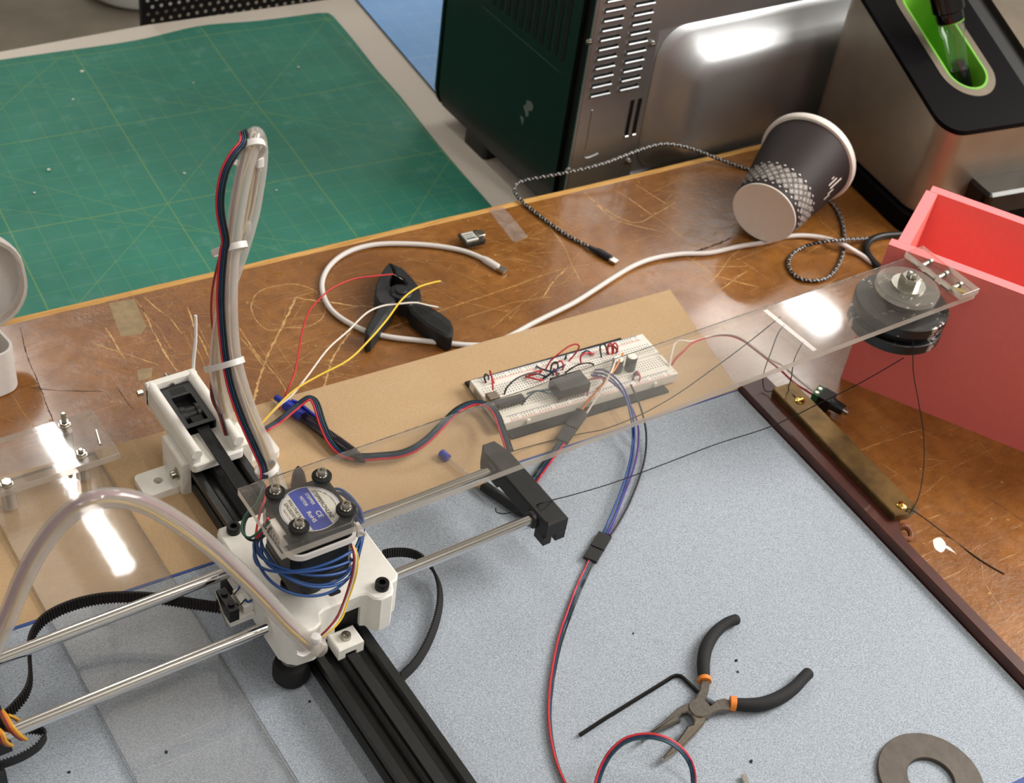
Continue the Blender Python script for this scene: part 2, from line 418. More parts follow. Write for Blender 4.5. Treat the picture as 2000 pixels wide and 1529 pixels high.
scr([(1420, 490), (1520, 560)], .7, .6); scr([(1400, 520), (1540, 470)], .8, .6); scr([(1600, 430), (1650, 470), (1700, 520)], .8, .6); scr([(1570, 500), (1640, 450)], .8, .6)
scr([(1560, 600), (1640, 540)], .8, .5); scr([(1680, 880), (1760, 850), (1800, 838)], 1., .5); scr([(1910, 860), (1950, 905)], .9, .5); scr([(1815, 1013), (1835, 1005)], 1, .7)
scr([(1915, 1080), (1920, 1130), (1960, 1200)], .8, .5); scr([(1400, 360), (1470, 400)], .8, .6); scr([(1300, 345), (1440, 375)], .8, .5)
scr([(0, 815), (60, 830), (130, 850)], .6, .5); scr([(20, 770), (80, 850)], .7, .5)
dk_list = []
def dscr(px, wd=.7, k=.8):
    P = [at(x, y, BZ) for x, y in px]
    for a, b in zip(P[:-1], P[1:]): dk_list.append((a, b, wd, k))
dscr([(38, 640), (62, 720), (85, 770), (105, 830)], .9, .9); dscr([(40, 755), (110, 762), (200, 765)], .8, .7); dscr([(1925, 970), (2000, 1018)], .7, .7)
dscr([(1320, 505), (1430, 465)], 2.5, .35); dscr([(260, 800), (230, 760)], .8, .5)
fine = None
for a, th in ((20, .66), (70, .66), (115, .67), (150, .68)):
    f = t.ramp(t.noise(t.map(wob, a, (.012, .8, 1), (a * 7.1, a * 3.3, 0)), 1.0, 2, .5), th, th + .03)
    f = t.math('MULTIPLY', f, t.ramp(t.noise(flat, .02 + a * .0001, 2), .45, .65))
    fine = f if fine is None else t.math('MAXIMUM', fine, f)
sp = t.ramp(t.noise(flat, .16, 2, .5), .74, .78)
allm = t.math('MAXIMUM', t.math('MULTIPLY', fine, .5), t.math('MULTIPLY', sp, .6), clamp=True)
base = t.mix(allm, base, lin('c79c66'))
t.color(base)
t.put(t.b.inputs['Roughness'], t.ramp(t.noise(flat, .05, 5, .65), .35, .7, .26, .46))
hh = t.math('ADD', t.math('MULTIPLY', t.noise(flat, .22, 4, .6), .9), t.math('MULTIPLY', allm, -.35))
t.bump(hh, .45, 1.0)
t.b.inputs['Coat Weight'].default_value = .35; t.b.inputs['Coat Roughness'].default_value = .13

t = NT('edge_ply', .6)
t.color(t.mix(t.ramp(t.noise(t.map(t.mm, 3, (.02, .6, .6)), 1.0, 4, .6), .35, .65), lin('b5813c'), lin('d9ab62')))
t = NT('bench_body', .6); t.color(t.mix(t.noise(t.map(t.mm, 3, (.02, .3, .3)), 1, 4), lin('7a5530'), lin('9c7040')))

t = NT('mdf', .75)
f1 = t.noise(t.map(t.mm, 25, (.5, 1.6, 1)), 1.0, 5, .7); f2 = t.noise(t.mm, .025, 3)
c_ = t.mix(t.ramp(f1, .3, .7), lin('b0906a'), lin('c8ab86'))
c_ = t.mix(t.ramp(f2, .35, .7, 0, .35), c_, lin('b5956a'))
c_ = t.mix(t.ramp(t.noise(t.map(t.mm, 60, (.12, .9, 1)), 1, 2), .74, .78), c_, lin('d3b184'))
t.color(c_)

t = NT('felt', .85)
f1 = t.noise(t.map(t.mm, 35, (.8, 1.7, 1)), 1.0, 4, .8); f2 = t.noise(t.mm, .04, 3)
c_ = t.mix(t.ramp(f1, .39, .62), lin('7b8490'), lin('bec7d2'))
c_ = t.mix(t.ramp(f2, .35, .65, 0, .18), c_, lin('a0a9b3'))
t.color(c_); t.bump(f1, .35, .5)

def grid_mat(name, base, line, ang, org, mesh, stain, diag=()):
    t = NT(name, .5)
    v = t.vm('SUBTRACT', t.mm, org).outputs[0]
    r = t.map(v, ang); sep = t.t.nodes.new('ShaderNodeSeparateXYZ'); t.link(r, sep.inputs[0])
    def lines(x, per, wd):
        f = t.math('FRACT', t.math('DIVIDE', x, per)); d = t.math('MULTIPLY', t.math('ABSOLUTE', t.math('SUBTRACT', f, .5)), per)
        return t.ramp(d, per / 2 - wd, per / 2 - wd * .3)
    a = t.math('MAXIMUM', lines(sep.outputs[0], mesh, .5), lines(sep.outputs[1], mesh, .5)); a = t.math('MULTIPLY', a, .32)
    b_ = t.math('MAXIMUM', lines(sep.outputs[0], mesh * 6, .8), lines(sep.outputs[1], mesh * 6, .8)); a = t.math('MAXIMUM', a, t.math('MULTIPLY', b_, .6))
    for k in diag:
        x = t.map(v, ang + k); s2 = t.t.nodes.new('ShaderNodeSeparateXYZ'); t.link(x, s2.inputs[0]); a = t.math('MAXIMUM', a, t.math('MULTIPLY', lines(s2.outputs[1], mesh * 9, .6), .45))
    c = t.mix(t.ramp(t.noise(t.mm, .012, 4), .35, .7), lin(base), lin(stain))
    c = t.mix(t.ramp(t.noise(t.mm, .035, 5, .65), .58, .8, 0, .5), c, lin('6fa092' if 'green' in name else 'a9c6ea'))
    c = t.mix(a, c, lin(line)); t.color(c)
    t.put(t.b.inputs['Roughness'], t.ramp(t.noise(t.mm, .05, 4), .3, .7, .42, .6))
grid_mat('green_mat', '287c69', '84a046', 4.5, (480, 885, 0), 25.4, '21705f', (45, -45, 30))
grid_mat('blue_mat', '8cbcf4', 'd0e4fa', 6, (540, 920, 0), 25.4, '80b2ec')
mat('mat_edge', '1d6b58', .6); mat('mat_edge_blue', '3b5064', .6)

# ------------------------------------------------------------------ room shell (mostly outside the picture)
def struct(name, mb, mt): return tag(mb.build(name, mt), kind='structure')
FZ = -790
struct('floor', MB().box(-3000, -2600, FZ - 50, 4600, 4600, FZ), 'concrete')
struct('ceiling', MB().box(-3000, -2600, 2650, 4600, 4600, 2700), 'ceiling_paint')
struct('wall_left', MB().box(-3050, -2600, FZ, -3000, 4600, 2650), 'wall_paint')
struct('wall_right', MB().box(4600, -2600, FZ, 4650, 4600, 2650), 'wall_paint')
struct('wall_back', MB().box(-3000, 4600, FZ, 4600, 4650, 2650), 'wall_paint')
struct('wall_front', MB().box(-3000, -2650, FZ, 4600, -2600, 2650), 'wall_paint')
for i, (x, y) in enumerate(LAMPS):
    b = MB(); b.box(x - 90, y - 660, 1992, x + 90, y + 660, 2075, 4); b.box(x - 4, y - 500, 2075, x + 4, y - 492, 2649); b.box(x - 4, y + 492, 2075, x + 4, y + 500, 2649); b.build('ceiling_light', 'lamp_body')
    tag(bpy.data.objects['ceiling_light' if i == 0 else 'ceiling_light.%03d' % i], 'white hanging batten light, ' + ('far right of the ceiling', 'far middle of the ceiling', 'near right of the ceiling', 'near middle of the ceiling', 'far left of the ceiling', 'near left of the ceiling')[i], 'ceiling light', 'ceiling batten lights')

# ------------------------------------------------------------------ workbench
def bl(x): return 408.5 - 0.0545 * x          # line of the bench's far edge
wb = thing('workbench', 'scratched brown wooden workbench with a worn pale far edge', 'table', (0, 0, FZ))
P = [(-900, -800), (1500, -800), (1500, bl(1500) - 7), (-900, bl(-900) - 7)]
MB().prism(P, BZ - 6, BZ, .4).build('bench_surface', 'bench_top', wb, loc=(0, 0, 0))
MB().prism(P, BZ - 66, BZ - 6.2).build('bench_core', 'bench_body', wb)
n_ = 60; xs = [-900 + 2400 * i / n_ for i in range(n_ + 1)]
rag = [random.uniform(-.9, .9) for _ in xs]
P = [(x, bl(x) - 6.7 + r) for x, r in zip(xs, rag)] + [(x, bl(x) + r * .6) for x, r in zip(xs[::-1], rag)]
MB().prism(P, BZ - 66, BZ - .2, .5).build('edge_strip', 'edge_ply', wb)
for x, y in ((-840, -740), (1440, -740), (-840, 380), (1440, 260)):
    MB().box(x - 35, y - 35, FZ, x + 35, y + 35, BZ - 66.2, 2).build('leg', 'bench_body', wb)
def sliver(mb, A, B, wd, z):
    A = Vector((A[0], A[1], 0)); B = Vector((B[0], B[1], 0)); L_ = (B - A).length
    if L_ < .5: return
    k = max(3, int(L_ / 2.2)); d = (B - A) / L_; n_ = Vector((-d.y, d.x, 0)); V = []; ph = random.uniform(0, 9)
    for i in range(k + 1):
        u = i / k; c = A + (B - A) * u + n_ * (math.sin(u * 5 + ph) * min(.012 * L_, .8)); h = wd * .5 * (.45 + .55 * math.sin(math.pi * min(max(u, .08), .92))) * random.uniform(.35, 1.35); c = c + n_ * random.uniform(-.22, .22) * wd
        V += [(*(c + n_ * h)[:2], z), (*(c - n_ * h)[:2], z)]
    mb.add(V, [[2 * i, 2 * i + 1, 2 * i + 3, 2 * i + 2] for i in range(k)])
mb1 = MB(); mb2 = MB(); mb3 = MB()
for A, B, wd, k in sc_list: sliver(mb1 if k > .65 else mb2, A, B, wd * (1.05 if k > .65 else .8), BZ + .05)
for A, B, wd, k in dk_list: sliver(mb3, A, B, wd, BZ + .04)
rs = random.Random(11)
CL = [(150, 330, 90, 34), (300, 320, 90, 26), (420, 290, 70, 46), (560, 260, 60, 60), (600, 320, 60, 40), (60, 330, 90, 20), (500, 330, 80, 30), (520, -60, 80, 10), (360, 320, 60, 26), (130, 260, 50, 30)]
for cx, cy, sp_, n_ in CL:
    for _ in range(n_):
        x, y = cx + rs.gauss(0, sp_ * .55), cy + rs.gauss(0, sp_ * .4)
        if y > bl(x) - 12: continue
        a_ = rs.choice((rs.gauss(-.9, .25), rs.gauss(.35, .35), rs.gauss(-.35, .3))); L_ = rs.uniform(6, 44)
        sliver(mb2, (x - math.cos(a_) * L_ / 2, y - math.sin(a_) * L_ / 2), (x + math.cos(a_) * L_ / 2, min(y + math.sin(a_) * L_ / 2, bl(x) - 9)), rs.uniform(.25, .6), BZ + .045)
for _ in range(240):
    x, y = rs.uniform(-120, 720), rs.uniform(180, 400)
    if rs.random() < .3: x, y = rs.uniform(440, 700), rs.uniform(-250, 150)
    if y > bl(x) - 10: continue
    mb2.prism(circ(x, y, rs.uniform(.3, 1.1), 7), BZ, BZ + .05)
tag(mb1.build('scored_line', 'scratch_pale', wb), 'pale deep scratches', kind='stuff')
tag(mb2.build('scored_line', 'scratch_dim', wb), 'fine scratches and nicks', kind='stuff')
tag(mb3.build('scored_line', 'scratch_dark', wb), 'dark cut lines', kind='stuff')
P = [at(x, y, BZ) for x, y in ((1822, 1057), (1826, 1052), (1836, 1050), (1843, 1056), (1847, 1064), (1845, 1074), (1838, 1079), (1831, 1076), (1825, 1070))]
MB().prism(crv([p.to_2d().to_3d() for p in P], 5, closed=True), BZ, BZ + .3).build('paint_spot', 'paint_white', wb)['label'] = 'white paint blotch'
P = [at(x, y, BZ) for x, y in ((1846, 1064), (1856, 1070), (1869, 1083), (1863, 1079), (1853, 1074), (1846, 1070))]
MB().prism(P, BZ, BZ + .2).build('paint_spot', 'paint_white', wb)['label'] = 'thin trail of white paint'
# pale worn patches left by old tape
for Pp, nm in ((((212, 592), (262, 584), (286, 638), (276, 652), (236, 658)), 'pale tape residue'), (((268, 722), (298, 718), (296, 738), (270, 745)), 'faint tape residue')):
    P = [at(x, y, BZ) for x, y in Pp]
    o = MB().prism(P, BZ, BZ + .12).build('tape_residue', 'residue', wb); o['label'] = nm

# ------------------------------------------------------------------ second table with cutting mats
LZ = -80
lt = thing('laminate_table', 'speckled beige laminate table behind the workbench, under the cutting mats', 'table', (0, 700, FZ))
P = [(-900, 470), (1500, 332), (1500, 893), (480, 943), (280, 957), (100, 955), (-900, 960)]
MB().prism(P, LZ - 28, LZ, 2).build('table_top', 'laminate', lt, loc=(0, 0, 0))
for x, y in ((-840, 520), (1440, 400), (-840, 900), (1440, 840)):
    MB().box(x - 20, y - 20, FZ, x + 20, y + 20, LZ - 28.2, 1).build('leg', 'table_steel', lt)
# green mat: a thin wavy sheet
def grid_sheet(f, nu, nv, th, mt, name, label, cat):
    V = []; F = []
    for k in (0, 1):
        for i in range(nu + 1):
            for j in range(nv + 1):
                x, y, z = f(i / nu, j / nv); V.append((x, y, z + (th if k else 0)))
    id_ = lambda k, i, j: k * (nu + 1) * (nv + 1) + i * (nv + 1) + j
    mb = MB()
    for i in range(nu):
        for j in range(nv):
            F.append([id_(1, i, j), id_(1, i + 1, j), id_(1, i + 1, j + 1), id_(1, i, j + 1)])
            F.append([id_(0, i, j), id_(0, i, j + 1), id_(0, i + 1, j + 1), id_(0, i + 1, j)])
    E_ = []
    for i in range(nu): E_ += [[id_(0, i, 0), id_(0, i + 1, 0), id_(1, i + 1, 0), id_(1, i, 0)], [id_(0, i + 1, nv), id_(0, i, nv), id_(1, i, nv), id_(1, i + 1, nv)]]
    for j in range(nv): E_ += [[id_(0, 0, j + 1), id_(0, 0, j), id_(1, 0, j), id_(1, 0, j + 1)], [id_(0, nu, j), id_(0, nu, j + 1), id_(1, nu, j + 1), id_(1, nu, j)]]
    mb.add(V, F, 0)
    mb.f += E_; mb.mi += [1] * len(E_)
    return tag(mb.build(name, mt, loc=(0, 0, LZ), smooth=50), label, cat)
def gm(u, v):
    # back edge and right edge follow the sheet's slightly bent outline
    xr = 445 + (v - .0) * 0 + 47 * v if v > 0 else 445
    yb0 = 479 - .070 * 0
    x = -420 + u * (xr + 420)
    yb = 930 - .066 * (x - 90) if x > 90 else 930 - .03 * (x - 90)
    yb += 6 * math.exp(-((x - 330) / 50) ** 2)
    y = 455 + v * (yb - 455)
    if u > .999 and v > .999: x -= 3; y -= 3
    z = LZ + .6 + 1.6 * (1 + math.sin(x / 52 + y / 75)) * (.35 + .65 * u) * (.3 + .7 * abs(math.sin(y / 60))) + 3.5 * math.exp(-((x - 330) / 60) ** 2 - ((y - 915) / 60) ** 2)
    z += 3.2 * math.exp(-((x - 455) / 30) ** 2 - ((y - 690) / 55) ** 2)
    return x, y, z
grid_sheet(gm, 60, 40, 2.2, ['green_mat', 'mat_edge'], 'cutting_mat', 'large worn green self-healing cutting mat with yellow grid lines', 'cutting mat')
P = [(542, 928), (511.5, 655), (511, 646), (513, 639), (519, 635), (526, 633.5), (930, 606), (930, 900)]
tag(MB().prism(P, LZ, LZ + 3, .3, mi=0, side=1).build('cutting_mat', ['blue_mat', 'mat_edge_blue'], loc=(0, 0, LZ)), 'light blue cutting mat partly under the dark toaster oven', 'cutting mat')
# paper scraps on the green mat
SCR = [(160, 141, 5), (143, 195, 3.2), (95, 332, 3.5), (67, 377, 2.6), (583, 132, 3), (360, 339, 3.2), (540, 372, 2.4), (378, 162, 2.2)]
WH = ['curled paper scrap near the far edge of the green mat', 'round crumb just below the curled scrap on the green mat', 'paper flake left of the tall cable loop on the green mat',
      'tiny paper flake nearest the open white case', 'white chip in the far right corner of the green mat', 'white chip left of the tall cable loop top', 'white chip right of the tall cable loop', 'faint flake in the middle of the mat, toward its far edge']
for (x, y, s_), wh in zip(SCR, WH):
    c = at(x, y, LZ + 4); q = MB(rotz(random.uniform(0, 180), (c.x, c.y, LZ + 4.2)))
    q.prism([(-s_ / 2, -s_ / 3), (s_ / 2, -s_ / 4), (s_ * .4, s_ / 3), (-s_ * .3, s_ / 2.5)], 0, s_ * .3, .3)
    tag(q.build('paper_scrap', 'scrap_white'), wh, 'scrap', 'scraps on the green mat')

# ------------------------------------------------------------------ behind the tables
a = on(285, 25, 'y', 1010); x0 = a.x
pg = MB(); R_ = 2.3; px_, pz_ = 11.5, 9.0
rows = 40; cols = 32; zt = 60; ytop = 1010
for r in range(rows):
    for c in range(cols):
        xa = x0 + c * px_; za = zt - (r + 1) * pz_; cx = xa + (px_ * .25 if r % 2 else px_ * .75); cz = za + pz_ / 2
        V = [(xa, ytop, za), (xa + px_, ytop, za), (xa + px_, ytop, za + pz_), (xa, ytop, za + pz_)]
        V += [(cx + R_ * math.cos(math.pi * (k + .5) / 4 + math.pi), ytop, cz + R_ * math.sin(math.pi * (k + .5) / 4 + math.pi)) for k in range(8)]
        pg.add(V, [[0, 1, 6, 5, 4], [1, 2, 8, 7, 6], [2, 3, 10, 9, 8], [3, 0, 4, 11, 10]])
pg.box(x0 - 6, ytop - 2, FZ, x0, ytop + 6, 70); pg.box(x0 + cols * px_, ytop - 2, FZ, x0 + cols * px_ + 6, ytop + 6, 70)
pg.box(x0, ytop, FZ, x0 + cols * px_, ytop + 2, zt - rows * pz_)
tag(pg.build('perforated_panel', 'peg_black', smooth=0), 'black perforated panel with round holes standing beyond the beige table', 'panel')
c = at(272, 28, FZ)
q = MB(); q.lathe([(1, FZ + 2), (118, FZ + 2), (135, FZ + 14), (150, FZ + 60), (165, FZ + 330), (170, FZ + 334), (163, FZ + 334), (147, FZ + 60), (120, FZ + 12), (1, FZ + 10)], 40, M=Matrix.Translation((c.x + 60, c.y + 118, 0)))
tag(q.build('waste_bin', 'bin_white'), 'round white bin on the concrete floor beside the black perforated panel', 'bin')

# ------------------------------------------------------------------ toaster oven
OK = Vector((490, 412, 0)); OM = rotz(-1.2, OK)
ov = thing('toaster_oven', 'dark green toaster oven with stamped silver back panel', 'oven', (690, 540, LZ))
prof = [(4, -62), (228, -62), (238, -58), (243, -48), (243, 240), (0, 240), (0, -62)]      # (y, z) outline of the side
def yz_plate(mb, P, x0_, x1_, c=0):
    T = Matrix(((0, 0, 1, 0), (1, 0, 0, 0), (0, 1, 0, 0), (0, 0, 0, 1)))
    k = mb.M; mb.M = k @ T; mb.prism([(p[0], p[1]) for p in P], x0_, x1_, c); mb.M = k
def xz_plate(mb, P, y0_, y1_, c=0, mi=0):
    T = Matrix(((1, 0, 0, 0), (0, 0, -1, 0), (0, 1, 0, 0), (0, 0, 0, 1)))     # local (x, z) -> outward is -y
    k = mb.M; mb.M = k @ T; mb.prism([(p[0], p[1]) for p in P], -y1_, -y0_, c, mi); mb.M = k
b = MB(OM); b.box(3, 2, -60, 412, 236, 238); b.build('body', 'oven_black', ov)
b = MB(OM); yz_plate(b, [(12, -62), (228, -62), (238, -58), (243, -48), (243, 240), (12, 240)], -2.5, 3, 1.2); b.build('side_panel', 'oven_green', ov)
b = MB(OM); yz_plate(b, [(233, -60), (241, -57), (246, -47), (246, 240), (242, 240), (242, -48), (238, -57)], -4, 2); b.build('front_trim', 'oven_green', ov)
b = MB(OM)
for i in range(12):
    y_ = 31 + i * 12.2
    yz_plate(b, rrect(y_ - 3.2, 95, y_ + 3.2, 172, 3), -2.9, -2.4)
    b.build('vent_slot', 'slot_black', ov); b = MB(OM)
# raised border round the slots
b = MB(OM); P = rrect(18, 84, 185, 185, 12)
b.tube([OM.inverted() @ (OM @ Vector((-2.45, p[0], p[1]))) for p in P], .3, 6, closed=True); b.build('slot_border', 'oven_green', ov)
# grey mark on the side
b = MB(OM); yz_plate(b, [(64, 27), (66, 22), (71, 20), (70, 14), (74, 11), (76, 15), (80, 18), (80, 21), (76, 24), (77, 28), (71, 31), (66, 30)], -2.8, -2.4)
yz_plate(b, [(77, 7), (81, 8), (84, 6), (80, 2), (78, -1), (77, 3)], -2.8, -2.4); b.build('side_mark', 'mark_gray', ov)['label'] = 'small grey mark on the green side'
# silver back panel with real louvre openings, cut as strips
b = MB(OM)
def sheet(x0_, z0_, x1_, z1_): b.box(x0_, -1.5, z0_, x1_, 0, z1_)
LX = [(12.3, 35.2), (47.2, 70)]; LZs = [71.5 + 9.85 * k for k in range(16)]
sheet(5, -62, 66, 15); sheet(5, 15, 65.2, 57); sheet(70.6, 15, 74.4, 57); sheet(80, 15, 84, 57); sheet(66, -62, 84, 15); sheet(5, 57, 84, 70)
sheet(5, 70, 12, 240); sheet(35.5, 70, 47, 240); sheet(70.3, 70, 84, 240)
for x0_, x1_ in LX:
    for k, z in enumerate(LZs): sheet(x0_ - .4, z + 4, x1_ + .4, z + 8.5)
sheet(84, -62, 412, -34); sheet(84, 131, 412, 240)
b.box(2.5, -1, -60, 5.2, .8, 240); b.build('back_panel', 'silver_panel', ov)
b = MB(OM); b.box(6, .4, 10, 83, 1.5, 238); b.build('vent_backing', 'slot_black', ov)
for x0_, x1_ in LX:
    for z in LZs[:11]:
        b = MB(OM); b.add([(x0_, -1.6, z - .2), (x1_, -1.6, z - .2), (x1_, -4.2, z + 1.2), (x0_, -4.2, z + 1.2), (x0_ + .5, -3.6, z + 2.2), (x1_ - .5, -3.6, z + 2.2), (x1_, -.8, z + 1), (x0_, -.8, z + 1)],
                          [[0, 1, 2, 3], [3, 2, 5, 4], [4, 5, 6, 7], [0, 3, 4, 7], [1, 6, 5, 2]]); b.build('louvre', 'silver_panel', ov)
for x0_, x1_ in ((65.4, 70.4), (74.6, 79.8)):
    b = MB(OM); b.tube([(x0_ + .6, -2.4, 16), (x1_ - .6, -2.4, 16)], 1.3, 8); b.build('slot_lip', 'silver_panel', ov)
# big stamped bulge: nested rounded outlines rising toward the viewer
b = MB(OM); rings = []
for ins, y_ in ((0, 0), (1.5, -2.2), (8, -5), (16, -8.5), (24, -15), (30, -22), (36, -26), (48, -28)):
    rings.append([(p[0], y_, p[1]) for p in rrect(88 + ins, -34 + ins * .6, 600 - ins, 131 - ins, max(34 - ins * .35, 10), 8)])
n_ = len(rings[0]); V = [p for r in rings for p in r]; F = []
for k in range(len(rings) - 1):
    for i in range(n_): j = (i + 1) % n_; F.append([k * n_ + i, k * n_ + j, (k + 1) * n_ + j, (k + 1) * n_ + i])
F.append([(len(rings) - 1) * n_ + i for i in range(n_)]); b.add(V, F); b.box(84, .3, -36, 604, 1, 133)
b.build('stamped_bulge', 'bulge_steel', ov, smooth=60)
for x_, z_ in ((0, 133), (78, 117), (77.5, -15), (1.5, -8)):
    b = MB(OM); b.cyl((x_, -1, z_), (x_, -4, z_), 3, 2.4, 14); b.box(x_ - 2, -4.2, z_ - .4, x_ + 2, -3.6, z_ + .4); b.build('screw', 'bolt_steel', ov)
b = MB(OM); b.tube(crv([(19, -1.6, 56), (19.2, -1.6, 12), (18, -1.6, 4), (24, -1.6, 1), (36, -1.6, 3)], 5), .8, 6); b.build('pressed_rib', 'silver_panel', ov)
for x_, y_ in ((12, 160), (380, 160), (380, 30)):
    b = MB(OM); b.prism(rrect(x_ - 14, y_ - 22, x_ + 18, y_ + 22, 5), LZ + 3.2 if y_ > 250 else LZ + .2, -60, 0); b.build('foot', 'black_plastic', ov)
b = MB(OM); b.prism(rrect(2, 10, 34, 40, 5), LZ + .2, -60); b.build('foot', 'black_plastic', ov)

# ------------------------------------------------------------------ steel kitchen appliance with green-lined pocket
e1 = Vector((math.cos(math.radians(-9.5)), math.sin(math.radians(-9.5)), 0)); e2 = Vector((-e1.y, e1.x, 0))
AO = Vector((739, 176, 0))       # front left plan corner
AM = Matrix(((e1.x, e2.x, 0, AO.x), (e1.y, e2.y, 0, AO.y), (0, 0, 1, 0), (0, 0, 0, 1)))
SL = .335; ZF = 106
TN = (-e2.x * SL, -e2.y * SL, 1); TP = (AO.x, AO.y, ZF)
def loc_a(p): d = Vector(p) - AO; return (d.dot(e1), d.dot(e2))
def top_uv(px, py): return loc_a(onpl(px, py, TP, TN))
ap = thing('kitchen_appliance', 'brushed steel countertop appliance with sloping black top and green-lined pocket', 'appliance', (AO.x + 120, AO.y + 120, BZ))
def sloped(mb, P, zb, dz, mi=0, z0fun=None, cap=True):
    "walls from zb (or another sloped height) up to the sloping top plane plus dz"
    n = len(P); A = sum(P[i][0] * P[(i + 1) % n][1] - P[(i + 1) % n][0] * P[i][1] for i in range(n))
    if A < 0: P = P[::-1]
    V = [(p[0], p[1], zb if z0fun is None else ZF + SL * p[1] + z0fun) for p in P] + [(p[0], p[1], ZF + SL * p[1] + dz) for p in P]
    mb.add(V, [[i, (i + 1) % n, n + (i + 1) % n, n + i] for i in range(n)] + ([list(range(n))[::-1], [n + i for i in range(n)]] if cap else []), mi)
body = rrect(0, 0, 300, 195, 24, 8)
b = MB(AM); sloped(b, body, 14, 1.0, cap=False); sloped(b, offset_poly(body, 1.2), 14, .9, cap=False); b.build('steel_shell', 'brushed', ap)
b = MB(AM); b.prism(rrect(-5, -6, 305, 197, 26, 8), BZ, 13.8, 2); b.prism(rrect(-1, -1, 301, 196, 24, 8), 13.8, 16); b.build('base', 'app_black', ap)
b = MB(AM); b.prism(rrect(52, -30, 300, 4, 5, 5), 26, 52, 3, cb=3); b.build('front_bar', 'app_gloss', ap)
# black top made as a rim with the pocket and side recess cut out
ul = top_uv(1846, 145); ub = top_uv(1885.6, 182.6); ur = top_uv(1927, 154)
pc = ((ul[0] + ur[0]) / 2, ub[1] + (ur[0] - ul[0]) / 2); pr_ = (ur[0] - ul[0]) / 2
def stadium(r, n=32, L=None):
    L = 178 - pc[1] - pr_ - 9
    P = [(pc[0] + r * math.cos(math.pi + math.pi * k / n), pc[1] + r * math.sin(math.pi + math.pi * k / n)) for k in range(n + 1)]
    P = P + [(pc[0] + r, pc[1] + L * k / 14) for k in range(1, 14)] + [(pc[0] + r * math.cos(math.pi * k / n), pc[1] + L + r * math.sin(math.pi * k / n)) for k in range(n + 1)]
    return P + [(pc[0] - r, pc[1] + L * k / 14) for k in range(13, 0, -1)]
def radial(outer_r, P):
    # points of the rounded outer outline that face the points of P
    out = []
    cx, cy = pc[0], pc[1] + (178 - pc[1] - pr_ - 9) / 2
    for p in P:
        d = Vector((p[0] - cx, p[1] - cy)); d.normalize(); best = None
        for i in range(len(outer_r)):
            a_, b_ = Vector(outer_r[i]), Vector(outer_r[(i + 1) % len(outer_r)]); e = b_ - a_
            den = d.x * e.y - d.y * e.x
            if abs(den) < 1e-9: continue
            q_ = a_ - Vector((cx, cy)); t_ = (q_.x * e.y - q_.y * e.x) / den; s_ = (q_.x * d.y - q_.y * d.x) / den
            if t_ > 0 and -1e-6 <= s_ <= 1 + 1e-6 and (best is None or t_ < best): best = t_
        out.append((cx + d.x * best, cy + d.y * best))
    return out
def sl_ring(mb, P, Q, z0, z1, mi=0):
    n = len(P); f = lambda p, dz: (p[0], p[1], ZF + SL * p[1] + dz)
    V = [f(p, z0) for p in P] + [f(p, z0) for p in Q] + [f(p, z1) for p in P] + [f(p, z1) for p in Q]; F = []
    for i in range(n):
        j = (i + 1) % n; F += [[i, j, 2 * n + j, 2 * n + i], [n + j, n + i, 3 * n + i, 3 * n + j], [2 * n + i, 2 * n + j, 3 * n + j, 3 * n + i], [j, i, n + i, n + j]]
    mb.add(V, F, mi)
rim_out = rrect(-.5, -.5, pc[0] + pr_ + 34, 195, 24, 8)
S1 = stadium(pr_ + 9); S0 = stadium(pr_)
b = MB(AM); sl_ring(b, radial(rim_out, S1), S1, -1.4, 3.5); b.build('top_rim', 'app_black', ap)
b = MB(AM); sl_ring(b, S1, stadium(pr_ + 1.5), -1, 4.2); b.build('pocket_ring', 'brushed_light', ap)
b = MB(AM); sl_ring(b, stadium(pr_ + 1.4), stadium(pr_ - 1), -60, 4.4); sloped(b, stadium(pr_), 0, -45, z0fun=-47); b.build('pocket_liner', 'green_liner', ap)
xr = pc[0] + pr_ + 34
b = MB(AM); sloped(b, [(xr - 1, 20), (xr + 26, 20), (xr + 26, 195), (xr - 1, 195)], 60, -1.2); b.build('side_recess', 'slot_black', ap)
b = MB(AM); sloped(b, [(xr, 0), (300, 0), (300, 30), (xr, 30)], 60, 3.5); b.build('top_rim_front', 'app_black', ap)
b = MB(AM); sloped(b, rrect(xr + 26, 30, 300, 195, 6), 60, 6); b.build('steel_lid', 'brushed_light', ap)
print('pocket', pc, pr_)
# glass vial standing in the pocket
v0 = onpl(1880, 172, (TP[0], TP[1], TP[2] - 22), TN); v1 = Vector(CAM_C + ray(1853, 22) / np.linalg.norm(ray(1853, 22)) * (v0 - Vector(CAM_C)).length * .985); ax_ = (v1 - v0).normalized(); Lv = (v1 - v0).length
vt = thing('glass_vial', 'clear glass vial with black end caps standing in the green-lined pocket', 'vial', v0)
MB().cyl(v0, v0 + ax_ * Lv * .26, 9.6, n=28).build('bottom_cap', 'app_gloss', vt)
b = MB(); b.tube([v0 + ax_ * Lv * t_ for t_ in (.26, .3, .68, .72, .92)], [9.4, 9.5, 9.9, 12, 12.6], 28); b.build('tube', 'glass', vt)
b = MB(); b.cyl(v0 + ax_ * Lv * .26, v0 + ax_ * Lv * .36, 6.5, n=20); b.build('residue', 'smoke_plastic', vt)
b = MB(); b.tube([v0 + ax_ * Lv * t_ for t_ in (.88, .9, 1.0, 1.02, 1.3, 1.32)], [13, 13.4, 13.4, 15.5, 16, 13], 28); b.build('top_cap', 'app_gloss', vt)
b = MB(); b.tube([v0 + ax_ * Lv * t_ for t_ in (.865, .885)], [12.9, 12.9], 28); b.build('seal_ring', 'green_liner', vt)

